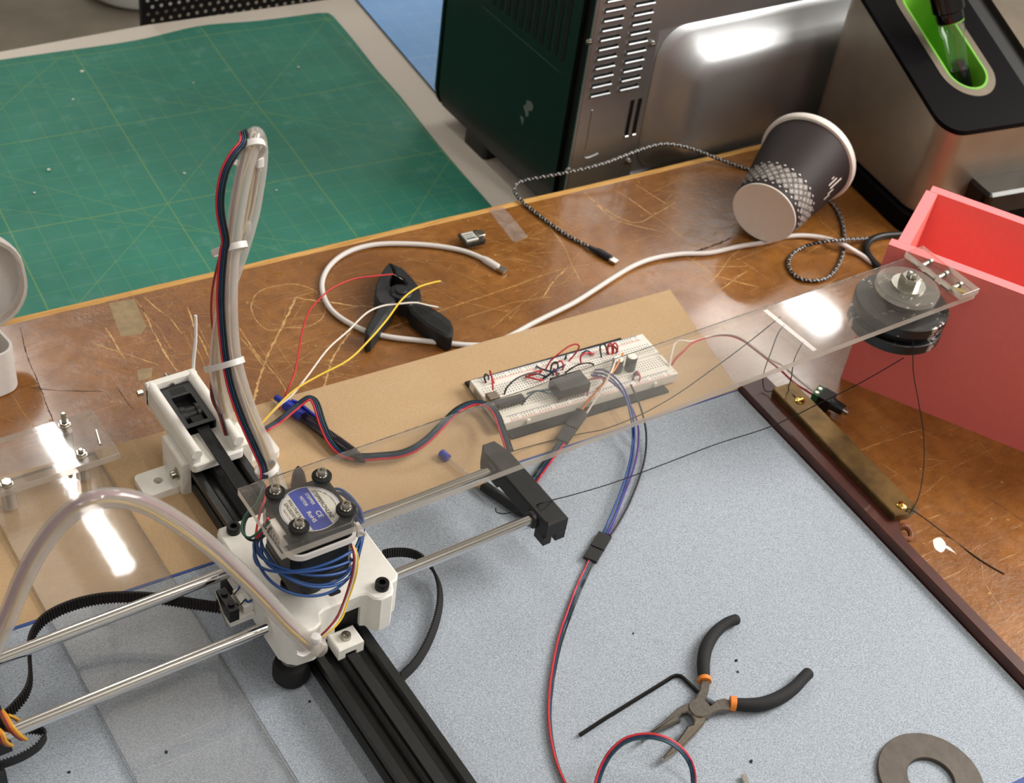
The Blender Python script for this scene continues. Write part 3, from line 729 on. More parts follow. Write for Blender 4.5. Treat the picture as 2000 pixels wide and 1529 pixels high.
# ------------------------------------------------------------------ red foam box
fu = Vector((.485, -.875, 0)).normalized(); fv = Vector((-fu.y, fu.x, 0))
F0 = Vector((522, 47.5, 0)); FM = Matrix(((fu.x, fv.x, 0, F0.x), (fu.y, fv.y, 0, F0.y), (0, 0, 1, 0), (0, 0, 0, 1)))
fb = thing('foam_box', 'open red foam board box with pale pink rims', 'box', F0 + fu * 110 + fv * 55 + Vector((0, 0, BZ)))
def slab(name, x0_, y0_, z0_, x1_, y1_, z1_):
    b = MB(FM); b.box(x0_, y0_, z0_, x1_, y1_, z1_)
    b.mi[-1] = 1                                                # top rim coloured paler to stand for light from above
    return b.build(name, ['red_foam', 'foam_lit_rim'], fb, smooth=0)
slab('front_wall', 0, 0, BZ, 240, 10, 133)
slab('back_wall', 8, 100, BZ, 240, 110, 133.2)
slab('side_wall', 5, 10.1, BZ, 15, 99.9, 133)
slab('side_wall', 225, 10.1, BZ, 235, 99.9, 133)
slab('floor_panel', 15.1, 10.1, BZ, 224.9, 99.9, BZ + 10)

# ------------------------------------------------------------------ paper cup lying on its side
c0 = at(1492, 416, 29.2); c1 = at(1583, 302, 43)
ca = (c1 - c0).normalized(); H = (c1 - c0).length - 9
CX = ca; CZ = (Vector((0, 0, 1)) - CX * CX.z).normalized(); CY = CZ.cross(CX)
CM = Matrix(((CY.x, CZ.x, CX.x, c0.x), (CY.y, CZ.y, CX.y, c0.y), (CY.z, CZ.z, CX.z, c0.z), (0, 0, 0, 1)))
cu = thing('paper_cup', 'brown patterned paper coffee cup lying on its side', 'cup', ((c0 + c1) / 2).to_2d().to_3d() + Vector((0, 0, BZ)))
r0, r1 = 31, 45
b = MB(CM); b.lathe([(r0, 0), (r0 + .3, -.5), (r0 + .8, 0), (r1 + .3, H), (r1 - .6, H), (r0 - .3, 5)], 56); b.build('wall', 'cup_brown', cu)
b = MB(CM); b.lathe([(r0 - .2, 1.2), (r0 - 6, 1.6), (.5, 1.6)][::-1], 56); b.build('base', 'cup_white', cu)
b = MB(CM); b.lathe([(r0 - .35, -.4), (r0 + .35, -.6), (r0 + .9, -.1), (r0 + .9, .9)], 56); b.build('base_rim', 'cup_white', cu)
b = MB(CM); b.lathe([(r1 + .2, H - 2), (r1 + 2.6, H - 1.5), (r1 + 3.6, H + .6), (r1 + 3.4, H + 5), (r1 + 2.4, H + 6.5), (r1 - .5, H + 6), (r1 - 1, H - 1)], 56); b.build('lid_rim', 'cup_white', cu)
def cup_pt(ang, h, off=.25):
    r = r0 + .8 + (r1 - .5 - r0) * h / H + off; return Vector((r * math.cos(ang), r * math.sin(ang), h))
def cup_patch(mb, poly, a0, h0):
    V = [cup_pt(a0 + x / (r0 + 4), h0 + y) for x, y in poly]; V2 = [cup_pt(a0 + x / (r0 + 4), h0 + y, 0) for x, y in poly]; n = len(V)
    mb.add(V, [list(range(n))])
b = MB(CM)
NA = 28; dA = 2 * math.pi / NA; rowh = 5.2
def sq_ring(mb, a0, h0, o, i_):
    for k in range(4):
        A_ = [(o, 0), (0, o), (-o, 0), (0, -o)]; B_ = [(i_, 0), (0, i_), (-i_, 0), (0, -i_)]
        cup_patch(mb, [A_[k], A_[(k + 1) % 4], B_[(k + 1) % 4], B_[k]], a0, h0)
for row in range(7):
    for k in range(NA):
        a0 = k * dA + (dA / 2 if row % 2 else 0); h0 = 6 + row * rowh * .78
        if row in (0, 6):
            cup_patch(b, [(-1.6, 0), (1.6, 0), (0, 1.8 if row == 6 else -1.8)], a0, h0); continue
        if (row + k) % 2 == 0 or row % 2:
            sq_ring(b, a0, h0, 3.1, 2.6); sq_ring(b, a0, h0, 1.5, .7)
        else:
            sq_ring(b, a0, h0, 3.0, 2.65); cup_patch(b, [(-1.4, 0), (0, 1.5), (1.4, 0)], a0, h0); cup_patch(b, [(-.5, -.9), (0, -.4), (.5, -.9), (0, -1.4)], a0, h0)
tag(b.build('printed_pattern', 'cup_print', cu, smooth=0), 'white diamond pattern band', kind='stuff')
# short strokes of printing up the side by the table
b = MB(CM)
def ang_of(px, py, h):
    # angle on the cup wall seen at this place, by search on the visible side
    best = None
    for k in range(720):
        a_ = math.pi * 2 * k / 720; p = CM @ cup_pt(a_, h); n_ = CM.to_3x3() @ Vector((math.cos(a_), math.sin(a_), -.12))
        v = Vector(CAM_C) - p
        if n_.dot(v) <= 0: continue
        q_ = CAM_R.T @ (np.array(p) - CAM_C); X = 1000 + FPX * q_[0] / -q_[2]; Y = 764.5 - FPX * q_[1] / -q_[2]
        d = (X - px) ** 2 + (Y - py) ** 2
        if best is None or d < best[0]: best = (d, a_)
    return best[1]
a_t = ang_of(1622, 362, 66)
for dx, w_, h0, h1 in ((0, 1.6, 60, 80), (-4, 1.3, 58, 72), (-7, 1.0, 64, 68), (3.5, 1.2, 56, 66), (6, 1.2, 50, 60)):
    cup_patch(b, [(dx - w_ / 2, 0), (dx + w_ / 2, 0), (dx + w_ / 2, h1 - h0), (dx - w_ / 2, h1 - h0)], a_t, h0)
b.build('printed_mark', 'cup_print', cu, smooth=0)

# ------------------------------------------------------------------ MDF board and felt board
mdl = lambda x: 94.0 - .0545 * (x + 0)                  # front edge line of the MDF
o = MB(); P = [(-520, mdl(-520)), (423, 70.4), (455.5, 203.3), (86, 224), (-520, 257)]
tag(o.prism(P, -3.2, 0, .25).build('mdf_board', 'mdf', loc=(0, 150, -3.2)), 'thin brown fibreboard sheet under the machine and the breadboard', 'board')
fl = thing('felt_board', 'large board covered in grey speckled felt with a dark wooden edge rail', 'board', (0, -150, BZ))
MB().prism([(-520, -520), (380.5, -520), (421.3, 69.4), (-520, mdl(-520) - 3.2)], -5, -.2, .3).build('felt', 'felt', fl, loc=(0, 0, -5))
MB().prism([(-520, mdl(-520) - 3.1), (421.4, 69.3), (421.6, 70.3), (-520, mdl(-520) - .1)], -5, .1).build('blue_edge', 'blue_edge', fl)
MB().prism([(-520, -520), (380, -520), (380, -519), (-520, -519)], -5, 0).build('blue_edge', 'blue_edge', fl)
MB().prism([at(1945, 1532, .3), at(1975, 1529, .3), at(2003, 1515, .3), at(2030, 1600, .3)], -.2, .3).build('blue_patch', 'blue_edge', fl)
d_ = Vector((-22.7, -332)).normalized(); n_ = Vector((-d_.y, d_.x))
A_ = Vector((421.6, 70.5))
def rl(s_, o_): p = A_ + d_ * s_ + n_ * o_; return (p.x, p.y)
RT = 8.2
rail = [rl(.6, .2), rl(.6, 27), rl(172, 27), rl(176, 24), rl(179, 19), rl(184, 15), rl(190, 12.5), rl(200, 11), rl(600, 11), rl(600, .2)]
MB().prism(rail, BZ + .05, RT, 1.2).build('edge_rail', 'mahogany', fl)
b = MB(); cx, cy = rl(184, 22)
b.tube([(cx + 7 * math.cos(a_), cy + 6 * math.sin(a_), -2 + 2 * math.sin(a_ * 2)) for a_ in [math.radians(k) for k in range(-150, 100, 18)]], [2.2] * 10 + [2.6] * 4, 8); b.build('broken_curl', 'mahogany_raw', fl)['label'] = 'broken curl of raw wood'
# specks
for i, (x, y, s_, wh) in enumerate(((1438, 1290, 2.0, 'dark speck on the felt between the ribbon cable and the pliers'), (1467, 1487, 2.2, 'dark speck on the felt above the metal pin'), (1441, 1312, 1.6, 'tiny dark speck on the felt between the plier handles'), (205, 1366, 2, 'dark speck under the acrylic strip, below the front rod'),
                         (135, 1508, 1.8, 'dark speck on the felt at the bottom, left of the acrylic strip'), (605, 1370, 1.8, 'dark speck on the felt left of the black rail'), (1237, 1237, 1.4, 'tiny black crumb on the felt right of the long ribbon cable'), (325, 1475, 2.2, 'black crumb near the scratches of the acrylic strip'))):
    p = at(x, y, 0); b = MB(rotz(i * 37, (p.x, p.y, -.2 if i not in (3, 7) else 3.0))); b.prism([(-s_ / 2, -s_ / 3), (s_ / 3, -s_ / 2.4), (s_ / 2, s_ / 4), (-s_ / 4, s_ / 2.2)], 0, s_ * .5, .2)
    tag(b.build('dark_crumb', 'scrap_dark'), wh, 'crumb', 'specks on the felt')
b = MB(); b.tube([at(1452, 1514, 2), at(1462, 1540, 2)], 2.0, 10); tag(b.build('metal_pin', 'nickel'), 'small silvery metal pin at the bottom edge of the picture', 'pin')

# ------------------------------------------------------------------ brass bar with screws and thread ends
BT = 14.6
p0 = at(1508, 757, BT); p1 = at(1748, 1006, BT); p2 = at(1805, 1008, BT)
u_ = (p1 - p0).normalized(); v_ = Vector((-u_.y, u_.x, 0)); W_ = 23
if v_.dot(Vector((1, 0, 0))) < 0: v_ = -v_
Lb = (p1 - p0).length; BM = Matrix(((u_.x, v_.x, 0, p0.x), (u_.y, v_.y, 0, p0.y), (0, 0, 1, 0), (0, 0, 0, 1)))
br = thing('brass_bar', 'long tarnished brass bar with two bright screws along the wooden rail', 'bar', p0 + u_ * Lb / 2 + v_ * W_ / 2 + Vector((0, 0, RT - BT)))
b = MB(BM); b.prism([(0, 1.5), (1.5, 0), (Lb, 0), (Lb + 3, 12), (Lb + 1, W_), (1.5, W_), (0, W_ - 1.5)], RT + .05, BT, .9); b.build('bar', 'brass', br)
for px_, py_ in ((1562, 783), (1761, 987)):
    q = at(px_, py_, BT); b = MB(); b.lathe([(4.2, 0), (4.0, .8), (2.6, 1.6), (.3, 1.9)], 18, M=Matrix.Translation((q.x, q.y, BT))); b.box(q.x - 3, q.y - .4, BT + 1.5, q.x + 3, q.y + .4, BT + 1.95); b.build('screw', 'brass_bright', br)

# ------------------------------------------------------------------ aluminium rail with belt and end bracket
RZ0, RZ1 = 1.7, 21.7
lr = thing('linear_rail', 'black slotted aluminium rail with white end bracket and flat belt', 'rail', (0, -150, 0))
def vslot():
    P = []
    def groove(c, up):           # mouth, lips and pocket seen from above
        return [(c - 4.7, 0), (c - 3.0, 1.8), (c - 5.2, 2.1), (c - 2.6, 5.2), (c + 2.6, 5.2), (c + 5.2, 2.1), (c + 3.0, 1.8), (c + 4.7, 0)]
    top = [(-20, RZ1)] + [(x, RZ1 - d) for x, d in groove(-10, 1)] + [(x, RZ1 - d) for x, d in groove(10, 1)] + [(20, RZ1)]
    zm = (RZ0 + RZ1) / 2
    right = [(20 - d, zm - (x)) for x, d in groove(0, 1)]
    bot = [(20, RZ0), (-20, RZ0)]
    left = [(-20 + d, zm + x) for x, d in groove(0, 1)]
    return top + right + bot + left
RY0, RY1 = -560, 172
XZ = Matrix(((1, 0, 0, 0), (0, 0, 1, 0), (0, 1, 0, 0), (0, 0, 0, 1)))
b = MB(XZ); b.prism(vslot(), RY0, RY1); b.build('extrusion', 'anodised', lr, smooth=20)
b = MB(); b.box(-3.1, RY0, RZ1 + 1.2, 3.1, -33.7, RZ1 + 2.8, .2); b.build('belt', 'belt_black', lr)
b = MB(); b.tube([(0, 73.6, RZ1 + 8), (0, 120, RZ1 + 9), (0, 198, RZ1 + 14)], 1, 4, sq=(1.0, 4.4), up=Vector((0, 0, 1))); b.build('belt', 'belt_black', lr)
# bracket
br2 = tag(MB().prism(rrect(-27, 166, 27, 196, 2, 3), 0, 1.6).build('end_bracket', 'white_print', lr), 'white printed end bracket')
b = MB(); b.box(-27, 162, 0, -20.3, 196, 30, 1); b.box(20.3, 162, 0, 27, 196, 30, 1); b.box(-20.3, 172.5, 1.6, 20.3, 196, 30); b.box(-20.3, 162, 22.2, 20.3, 172.4, 30, .6); b.build('clamp_block', 'white_print', br2)
for sx in (-1, 1):
    P = densify(rrect(-14, 166, 14, 190, 4, 4), 2.5)
    b = MB(Matrix.Translation((sx * 38.5, 0, 0))); n_ = len(P)
    Q = [(1.5 * 0 + 3.2 * math.cos(math.atan2(p[1] - 178, p[0])), 178 + 3.2 * math.sin(math.atan2(p[1] - 178, p[0]))) for p in P]
    b.ring(P, Q, 0, 6); b.build('foot_tab', 'white_print', br2)
    b = MB(); b.cyl((sx * 27, 170, 15), (sx * 28.2, 170, 15), 4.6, n=20); b.cyl((sx * 28.2, 170, 15), (sx * 32, 170, 15), 3.2, n=18); b.build('screw', 'bolt_steel', br2)
b = MB(); b.prism(rrect(-21, 156, 18, 240, 3, 4), 24.5, 31, .8); b.build('channel_floor', 'white_print', br2)
for xa in (-21, 10.5):
    b = MB(); b.prism(rrect(xa, 158, xa + 7.5, 238, 1.5, 3), 30.8, 40); b.tube([(xa + 3.75, 157, 40), (xa + 3.75, 238, 40)], 3.9, 18); b.build('channel_wall', 'white_print', br2)
MB().box(-21, 234.5, 24.5, 18, 240, 43.5, 1).build('channel_back', 'white_print', br2)
b = MB(); b.ring(rrect(-13, 186, 10.2, 233, 1.5, 4), rrect(-9, 188, 6, 220, 1, 4), 31, 38.6); b.box(-13, 186, 31, 10.2, 190, 38.4); b.box(-12, 187, 31, 9, 222, 32); b.build('idler_block', 'black_plastic', br2)
b = MB(); b.box(-7, 223, 36, 4.5, 229, 38.75); b.build('idler_slot', 'slot_black', br2)
b = MB(); b.cyl((-8.8, 205, 31.5), (5.8, 205, 31.5), 6.4, n=28); b.cyl((-9, 205, 31.5), (-5, 205, 31.5), 8, n=28); b.cyl((3, 205, 31.5), (5.9, 205, 31.5), 8, n=28); b.build('idler_pulley', 'black_plastic', br2)
b = MB(); b.cyl((-2, 233, 39), (-2, 246, 39), 1.5, n=10); b.cyl((-24, 236, 38), (-28, 236, 38), 2.4, n=10); b.build('tension_screw', 'bolt_steel', br2)
b = MB(); b.tube(crv(pts([(377, 728, 'y', 240), (378, 700, 'y', 241), (382, 660, 'y', 243), (382, 616, 'y', 246)])), [1.4] * 12 + [1.2] * 7, 6); b.build('zip_tail', 'zip_white', br2)

# ------------------------------------------------------------------ carriage
CZ0, CZ1 = 27, 58
cg = thing('carriage', 'white printed carriage riding on the black rail beneath the motor', 'carriage', (0, 22, CZ0))
fr_ = [(-43, -18), (-40, -24), (-35, -28), (-24, -29), (-19, -27), (-16, -20), (-12, -18.5), (13, -18.5), (17, -20), (19, -25), (23, -28), (31, -27.5), (34, -24), (36, -19), (40, -18), (43, -14)]
bk_ = [(43, 66), (40, 71), (34, 73), (-32, 73), (-40, 73), (-43, 69)]
b = MB(); top = fr_ + bk_
b.prism(top, 52, CZ1, 1.2); b.prism([(-43, -18), (-40, -24), (-35, -28), (-24, -29), (-19, -27), (-16, -20), (-13, -18.5), (-4, -18.5), (-4, 10), (-43, 10)], CZ0, 52)
b.prism([(14, -18.5), (17, -20), (19, -25), (23, -28), (31, -27.5), (34, -24), (36, -19), (40, -18), (43, -14), (43, 66), (40, 71), (-40, 71), (-43, 69), (-43, 10), (14, 10)], CZ0, 52)
b.box(-4, -18.4, 46, 14, 10, 52.2); b.build('body', 'white_print', cg)
for x_, y_ in ((28, -19.5), (-33, 66), (-24, 8), (33, 64)):
    b = MB(); b.lathe([(.1, CZ1 + 1.6), (1.9, CZ1 + 1.6), (2.2, CZ1 + 5), (4.3, CZ1 + 5), (4.6, CZ1 + 4.4), (4.6, CZ1)][::-1], 22, M=Matrix.Translation((x_, y_, 0))); b.build('cap_screw', 'black_bolt', cg)
b = MB(); b.prism(rrect(-4.5, -11.6, 3.8, -7.8, 1.8, 4), CZ1, CZ1 + .12); b.build('slot', 'slot_black', cg)
b = MB(); b.box(-4, -16, CZ0, 14, 9, 46); b.build('inner_wheel', 'slot_black', cg)
cl = MB(); cl.box(-9, -33.5, 26, 9, -18.6, 31.5, .8); cl.box(-9, -33.5, 22, -4, -18.6, 26); cl.box(4, -33.5, 22, 9, -18.6, 26); c_o = cl.build('belt_clamp', 'white_print', cg)
b = MB(); b.lathe([(.1, 32.6), (1.5, 32.6), (1.8, 34.4), (3.2, 34.4), (3.4, 31.5)][::-1], 18, M=Matrix.Translation((0, -26, 0))); b.build('screw', 'bolt_steel', c_o)
for x_, y_ in ((-32.6, -16), (-32.6, 60), (32.6, 60)):
    b = MB(); b.lathe([(3, 1), (10.5, 1.2), (12, 4), (12, 12), (10.5, 16.5), (7, 17)], 32, M=Matrix.Translation((x_, y_, 0))); wh = b.build('wheel', 'black_rubber', cg)
    b = MB(); b.lathe([(3, 17), (6.8, 17), (6.8, 19), (5.2, 19.4), (5.2, CZ0), (3, CZ0)], 24, M=Matrix.Translation((x_, y_, 0))); b.build('bearing', 'steel', wh)
for y_ in (45.7, -6.06):
    for sx in (-1, 1):
        b = MB(); ring = [(4.1, 0), (6.3, 0), (6.3, .5), (4.1, .5)]
        T = Matrix.Translation((sx * 43.0, y_, 46)) @ Matrix.Rotation(math.radians(90 * sx), 4, 'Y'); b.lathe(ring + ring[:1], 24, M=T); b.build('rod_bearing', 'cup_white', cg)
# limit switch on the left face
sw = MB(); q = on(462, 1158, 'x', -50); sw.box(-60, 14, 33, -43.2, 34, 38.5, 1); sw.box(-50, 16, 38.5, -43.2, 32, 44); s_o = sw.build('switch_mount', 'white_print', cg)
b = MB(); b.box(-61, 13, 38.6, -54.5, 33, 49, .3); b.build('limit_switch', 'black_plastic', s_o)
for y_ in (18.5, 28): b = MB(); b.cyl((-57.5, y_, 49), (-57.5, y_, 50.6), 2.2, n=14); b.cyl((-51, y_, 45), (-47, y_ + 2, 45.5), .5, n=6); b.build('switch_screw', 'black_bolt', s_o)
b = MB(); b.tube([(-61.5, 33, 47), (-63.5, 20, 46), (-65, 8, 44)], 1, 4, sq=(1.8, .3)); b.build('switch_lever', 'bolt_steel', s_o)
b = MB(); b.tube(crv([(-47, 21, 45.5), (-45.5, 19, 44), (-43.6, 18, 46)]), .8, 6); b.tube(crv([(-47, 30, 45.5), (-45.5, 31, 47), (-43.6, 33, 47)]), .7, 6); b.build('switch_wire', 'wire_coil', s_o)

# ------------------------------------------------------------------ rods and their end piece
for y_, lb in ((45.7, 'far one of the two polished steel guide rods, running behind the motor'), (-6.06, 'near one of the two polished steel guide rods, closest to the viewer')):
    b = MB(); b.cyl((-520, y_, 46), (164, y_, 46), 4, n=40); tag(b.build('guide_rod', 'chrome_rod', loc=(-180, y_, 42)), lb, 'rod', 'steel guide rods')
ec = thing('rod_end_block', 'black printed end block joining the right ends of the steel rods', 'bracket', (163, 22, 36))
b = MB(); P = [(157, -21), (174, -21), (174, 52), (170, 66), (160, 66), (155.5, 60), (155.5, -17)]
b.prism(P, 40, 53.5, 1.5); b.build('block', 'black_print', ec)
for q_ in ((155.6, -21, 33, 162, -10, 40.2), (166, -21, 33, 173.8, -10, 40.2), (156, 38, 36, 173, 60, 40.2)): b = MB(); b.box(*q_, .6); b.build('clip_foot', 'black_print', ec)
b = MB(); b.prism([(164.5, 12), (165.5, 12.3), (167.3, 17), (166.4, 17)], 53.45, 53.56); b.build('slot', 'slot_black', ec)
b = MB()
for y_ in (45.7, -6.06):
    T = Matrix.Translation((155.4, y_, 46)) @ Matrix.Rotation(math.radians(-90), 4, 'Y'); b.lathe([(4.2, 0), (6.6, 0), (6.4, 2), (4.2, 2), (4.2, 0)], 24, M=T)
b.build('rod_collar', 'black_print', ec)
p_, q_ = at(944, 948, 4.2), at(1046, 1018, 4.2)
tt = thing('black_marker', 'black cylindrical tube lying on the felt beneath the rod end block', 'tube', (p_ + q_) / 2 - Vector((0, 0, 4)))
MB().cyl(p_, q_, 4.1, n=20).build('barrel', 'black_plastic', tt)
b = MB(); d_ = (p_ - q_).normalized(); b.tube([p_ + d_ * .05, p_ + d_ * 9, p_ + d_ * 13], [3.4, 2.6, 1], 16); b.build('tip', 'wire_ochre', tt)

# ------------------------------------------------------------------ stepper motor
MX, MY, MA = -10.8, 6.7, -.5
MM = rotz(MA, (MX, MY, 0))
mo = thing('stepper_motor', 'square black stepper motor with round blue and white label', 'motor', (MX, MY, CZ1))
def oct_(h, c): return [(-h + c, -h), (h - c, -h), (h, -h + c), (h, h - c), (h - c, h), (-h + c, h), (-h, h - c), (-h, -h + c)]
MZ0, MZ1 = 76, 124
b = MB(MM); b.lathe([(6, CZ1), (11, CZ1), (11, MZ0), (6, MZ0)], 28); b.build('shaft_boss', 'black_plastic', mo)
b = MB(MM); b.prism(oct_(21.1, 4.5), MZ0, MZ0 + 9.9, .6, cb=.6); b.build('end_cover', 'motor_black', mo)
b = MB(MM); b.prism(oct_(21.1, 4.5), MZ1 - 10, MZ1 - .4, .6, cb=.6); b.build('end_cover', 'motor_black', mo)
b = MB(MM); b.prism(oct_(20.8, 5), MZ0 + 9.9, MZ1 - 10); b.build('stator', 'black_plastic', mo)
b = MB(MM); b.prism(circ(0, 0, 18.4, 64), MZ1 - .42, MZ1 - .32); lab = b.build('label', 'label_white', mo)
lab['label'] = 'round white and blue printed label'
LZ_ = MZ1 - .31
def band(x0_, x1_, r=17.6, k=16):
    P = []
    for i in range(k + 1): x = x0_ + (x1_ - x0_) * i / k; P.append((x, -math.sqrt(r * r - x * x)))
    for i in range(k + 1): x = x1_ + (x0_ - x1_) * i / k; P.append((x, math.sqrt(r * r - x * x)))
    return P
b = MB(MM); b.prism(band(-6.6, 6.2), LZ_, LZ_ + .03); b.build('blue_band', 'label_blue', lab)
b = MB(MM); b.ring(circ(0, 0, 17.9, 64), circ(0, 0, 17.6, 64), LZ_, LZ_ + .03); b.build('label_ring', 'label_blue', lab)
def text(body, size, x, y, z, mt, parent, Mx, rot=-90, shear=0, bold=0, width=None, align='CENTER', name='printed_text'):
    c = bpy.data.curves.new(name, 'FONT'); c.body = body; c.size = size * S; c.align_x = align; c.align_y = 'CENTER'; c.shear = shear; c.offset = bold * S
    o = bpy.data.objects.new(name, c); COL.objects.link(o); bpy.context.view_layer.update()
    me = bpy.data.meshes.new_from_object(o.evaluated_get(bpy.context.evaluated_depsgraph_get())); bpy.data.objects.remove(o)
    T = Mx @ Matrix.Translation((x, y, z)) @ Matrix.Rotation(math.radians(rot), 4, 'Z')
    k = 1.0
    if width:
        xs_ = [v.co.x for v in me.vertices]; k = width * S / max(max(xs_) - min(xs_), 1e-9)
    w_ = wloc(parent)
    for v in me.vertices:
        p = T @ Vector((v.co.x / S * k, v.co.y / S, 0)); v.co = (p - w_) * S
    me.materials.clear(); me.materials.append(M[mt]); me.name = name
    o = bpy.data.objects.new(name, me); COL.objects.link(o); o.parent = parent; return o
TZ = LZ_ + .07
text('STEPPERONLINE', 3.6, 8.3, .3, TZ, 'print_black', lab, MM, shear=.25, bold=.07, width=25.5)
text('STEPPER', 2.9, 3.4, 7.2, TZ, 'print_white', lab, MM, bold=.03, width=10.5)
text('MOTOR', 2.9, -.9, 7.2, TZ, 'print_white', lab, MM, bold=.03, width=8.6)
text('CE', 4.4, 2.6, -6.4, TZ, 'print_white', lab, MM, bold=.05, width=5.6)
text('RoHS', 3.7, -2.4, -6.4, TZ, 'print_white', lab, MM, bold=.06, width=9.2)
text('P/N:17HE19-2004S', 2.9, -8.6, -.3, TZ, 'print_black', lab, MM, bold=.06, width=24)
text('S/N:20250324301', 2.9, -11.6, 0, TZ, 'print_black', lab, MM, bold=.06, width=20)
text('MADE IN CHINA', 1.7, -14.7, .5, TZ, 'print_black', lab, MM, width=11)
U_ = 'www.omc-stepperonline.com'
for i, ch in enumerate(U_):
    a_ = math.radians(46 - i * 3.75); r_ = 15.6
    if ch != ' ': text(ch, 1.75, r_ * math.cos(a_), r_ * math.sin(a_), TZ, 'print_black', lab, MM, rot=math.degrees(a_) - 90, bold=.02)
b = MB(MM); b.box(-26, -13, MZ1 - 9.4, -20.9, 4, MZ1 - 1.6, .4); cn = b.build('connector', 'white_plastic', mo)
b = MB(MM)
for k in range(5): b.box(-27.2, -11.6 + k * 3.1, MZ1 - 8.4, -25.9, -10.2 + k * 3.1, MZ1 - 5)
b.build('connector_pin', 'nickel', cn)
b = MB(MM); b.box(-24, -21.2, MZ1 - 1.4, -9, -12, MZ1 - .5, .3); b.build('rear_plate', 'motor_black', mo)
# zip tie round the motor
b = MB(MM); P = [(p[0], p[1], 110) for p in rrect(-22.6, -22.6, 22.6, 22.6, 9, 6)]
b.tube(P, 1, 4, closed=True, sq=(2.0, .8), up=Vector((0, 0, 1))); zt_ = b.build('zip_tie', 'zip_white', mo)
b = MB(MM); b.box(22, -20, 106.5, 26, -13, 113.5, 1.2); b.tube([(24, -19, 110), (25, -24, 112), (24, -26, 114)], [1.4, 1.2, .8], 6); b.build('tie_head', 'zip_white', zt_)

# ------------------------------------------------------------------ acrylic arm
am = thing('acrylic_boom', 'long clear acrylic arm bolted on top of the black motor', 'arm', (MX + 250, MY, MZ1))
AL = 556
def mm(x, y, z): return MM @ Vector((x, y, z))
b = MB(MM); P = [(-33.5, -29), (AL, -29), (AL, 29), (-33.5, 29)]
b.prism(P, MZ1, MZ1 + 5, mi=0, side=1); b.mi[2] = 2; b.build('plate', ['acrylic', 'acrylic_edge', 'acrylic_fog'], am, smooth=0)
b = MB(MM); b.tube([(-33.5, 28.9, MZ1 + 5.05), (150, 28.9, MZ1 + 5.05), (AL - 20, 28.9, MZ1 + 5.05)], .3, 4); b.build('cut_edge', 'edge_line', am)
b = MB(MM); b.prism([(AL - 19, -30), (AL + .5, -30), (AL + .5, 31), (AL - 19, 31)], MZ1 + 5.05, MZ1 + 10.5, .4, mi=0, side=1); b.build('end_strip', ['acrylic', 'acrylic_edge'], am, smooth=0)
b = MB(MM)
for y0_, y1_ in ((25, 15), (9, -3), (-9, -18)): b.tube([(AL - 18, y0_, MZ1 + 5.4), (AL - 18, y1_, MZ1 + 5.4)], 1.5, 8)
for y_ in (14, -3, -18): b.tube([(AL - 17, y_, MZ1 + 8), (AL - 7, y_ + 1, MZ1 + 8)], 1.6, 8); b.cyl((AL - 9, y_ + .5, MZ1 + 8), (AL - 6.5, y_ + .8, MZ1 + 8), 2.6, n=12)
b.build('threaded_insert', 'nickel', am)
b = MB(MM); b.tube([(AL - 17, -19, MZ1 + 7.2), (AL - 11, -27, MZ1 + 7.2)], 2.6, 10); b.build('brass_insert', 'pin_gold', am)
b = MB(MM); b.prism([(384, 26), (388, 26), (390.5, -26), (386.5, -26)], MZ1 + 5.02, MZ1 + 5.12); b.build('score_line', 'haze_line', am)
for i, (x_, y_) in enumerate(((-15.5, 15.5), (15.5, 15.5), (15.5, -15.5), (-15.5, -15.5))):
    p = mm(x_, y_, MZ1 + 5)
    T = Matrix.Translation(p)
    b = MB(); b.lathe([(1.6, 0), (6.0, 0), (6.2, .5), (6.2, 1.9), (5.9, 2.4), (1.6, 2.4), (1.6, 0)], 32, M=T); wz = b.build('rubber_washer', 'black_rubber', am)
    b = MB(); b.lathe([(1.6, 2.4), (3.5, 2.4), (3.5, 3.0), (1.6, 3.0), (1.6, 2.4)], 24, M=T); b.build('steel_washer', 'steel', wz)
    b = MB(); b.lathe([(.1, 4.4), (1.3, 4.4), (1.45, 6.4), (2.6, 6.4), (2.8, 6.1), (2.8, 3.0)][::-1], 24, M=T); b.build('cap_screw', 'bolt_steel', wz)
    b = MB(); b.lathe([(1.6, -6.4), (5.2, -6.4), (5.2, -5.05), (1.6, -5.05)], 20, M=Matrix.Translation(p)) if False else None
# hanging weights on the far end
wx, wy = 495.5, .3
ws = thing('weight_stack', 'stack of chipped black round weights bolted beneath the arm tip', 'weight', (wx, wy, 92))
t = NT('chipped_black', .4)
ch_ = t.math('MULTIPLY', t.ramp(t.noise(t.mm, .09, 5, .68), .555, .58), t.ramp(t.noise(t.mm, .03, 2), .46, .54))
t.color(t.mix(ch_, lin('131315'), lin('b8afa8'))); t.put(t.b.inputs['Metallic'], t.math('MULTIPLY', ch_, .6))
W0 = Matrix.Translation((wx, wy, 0))
for z0_, z1_, r_ in ((109.5, 118.5, 36.5), (94, 103, 36.5)):
    b = MB(); b.lathe([(5, z0_), (r_ - .8, z0_), (r_, z0_ + .8), (r_, z1_ - .8), (r_ - .8, z1_), (5, z1_), (5, z0_)], 72, M=W0); b.build('weight_disc', 'chipped_black', ws)
b = MB(); b.lathe([(5, 103), (31, 103), (31, 109.5), (5, 109.5), (5, 103)], 48, M=W0); b.build('spacer_disc', 'black_rubber', ws)
b = MB(); b.lathe([(5, 118.5), (14, 118.5), (14, 123.9), (5, 123.9), (5, 118.5)], 32, M=W0); b.build('spacer_washer', 'washer_iron', ws)
b = MB(); b.lathe([(6, 129.05), (24.6, 129.05), (24.6, 133), (24, 133.6), (6, 133.6), (6, 129.05)], 56, M=W0); b.build('acrylic_disc', 'acrylic_fog', ws)
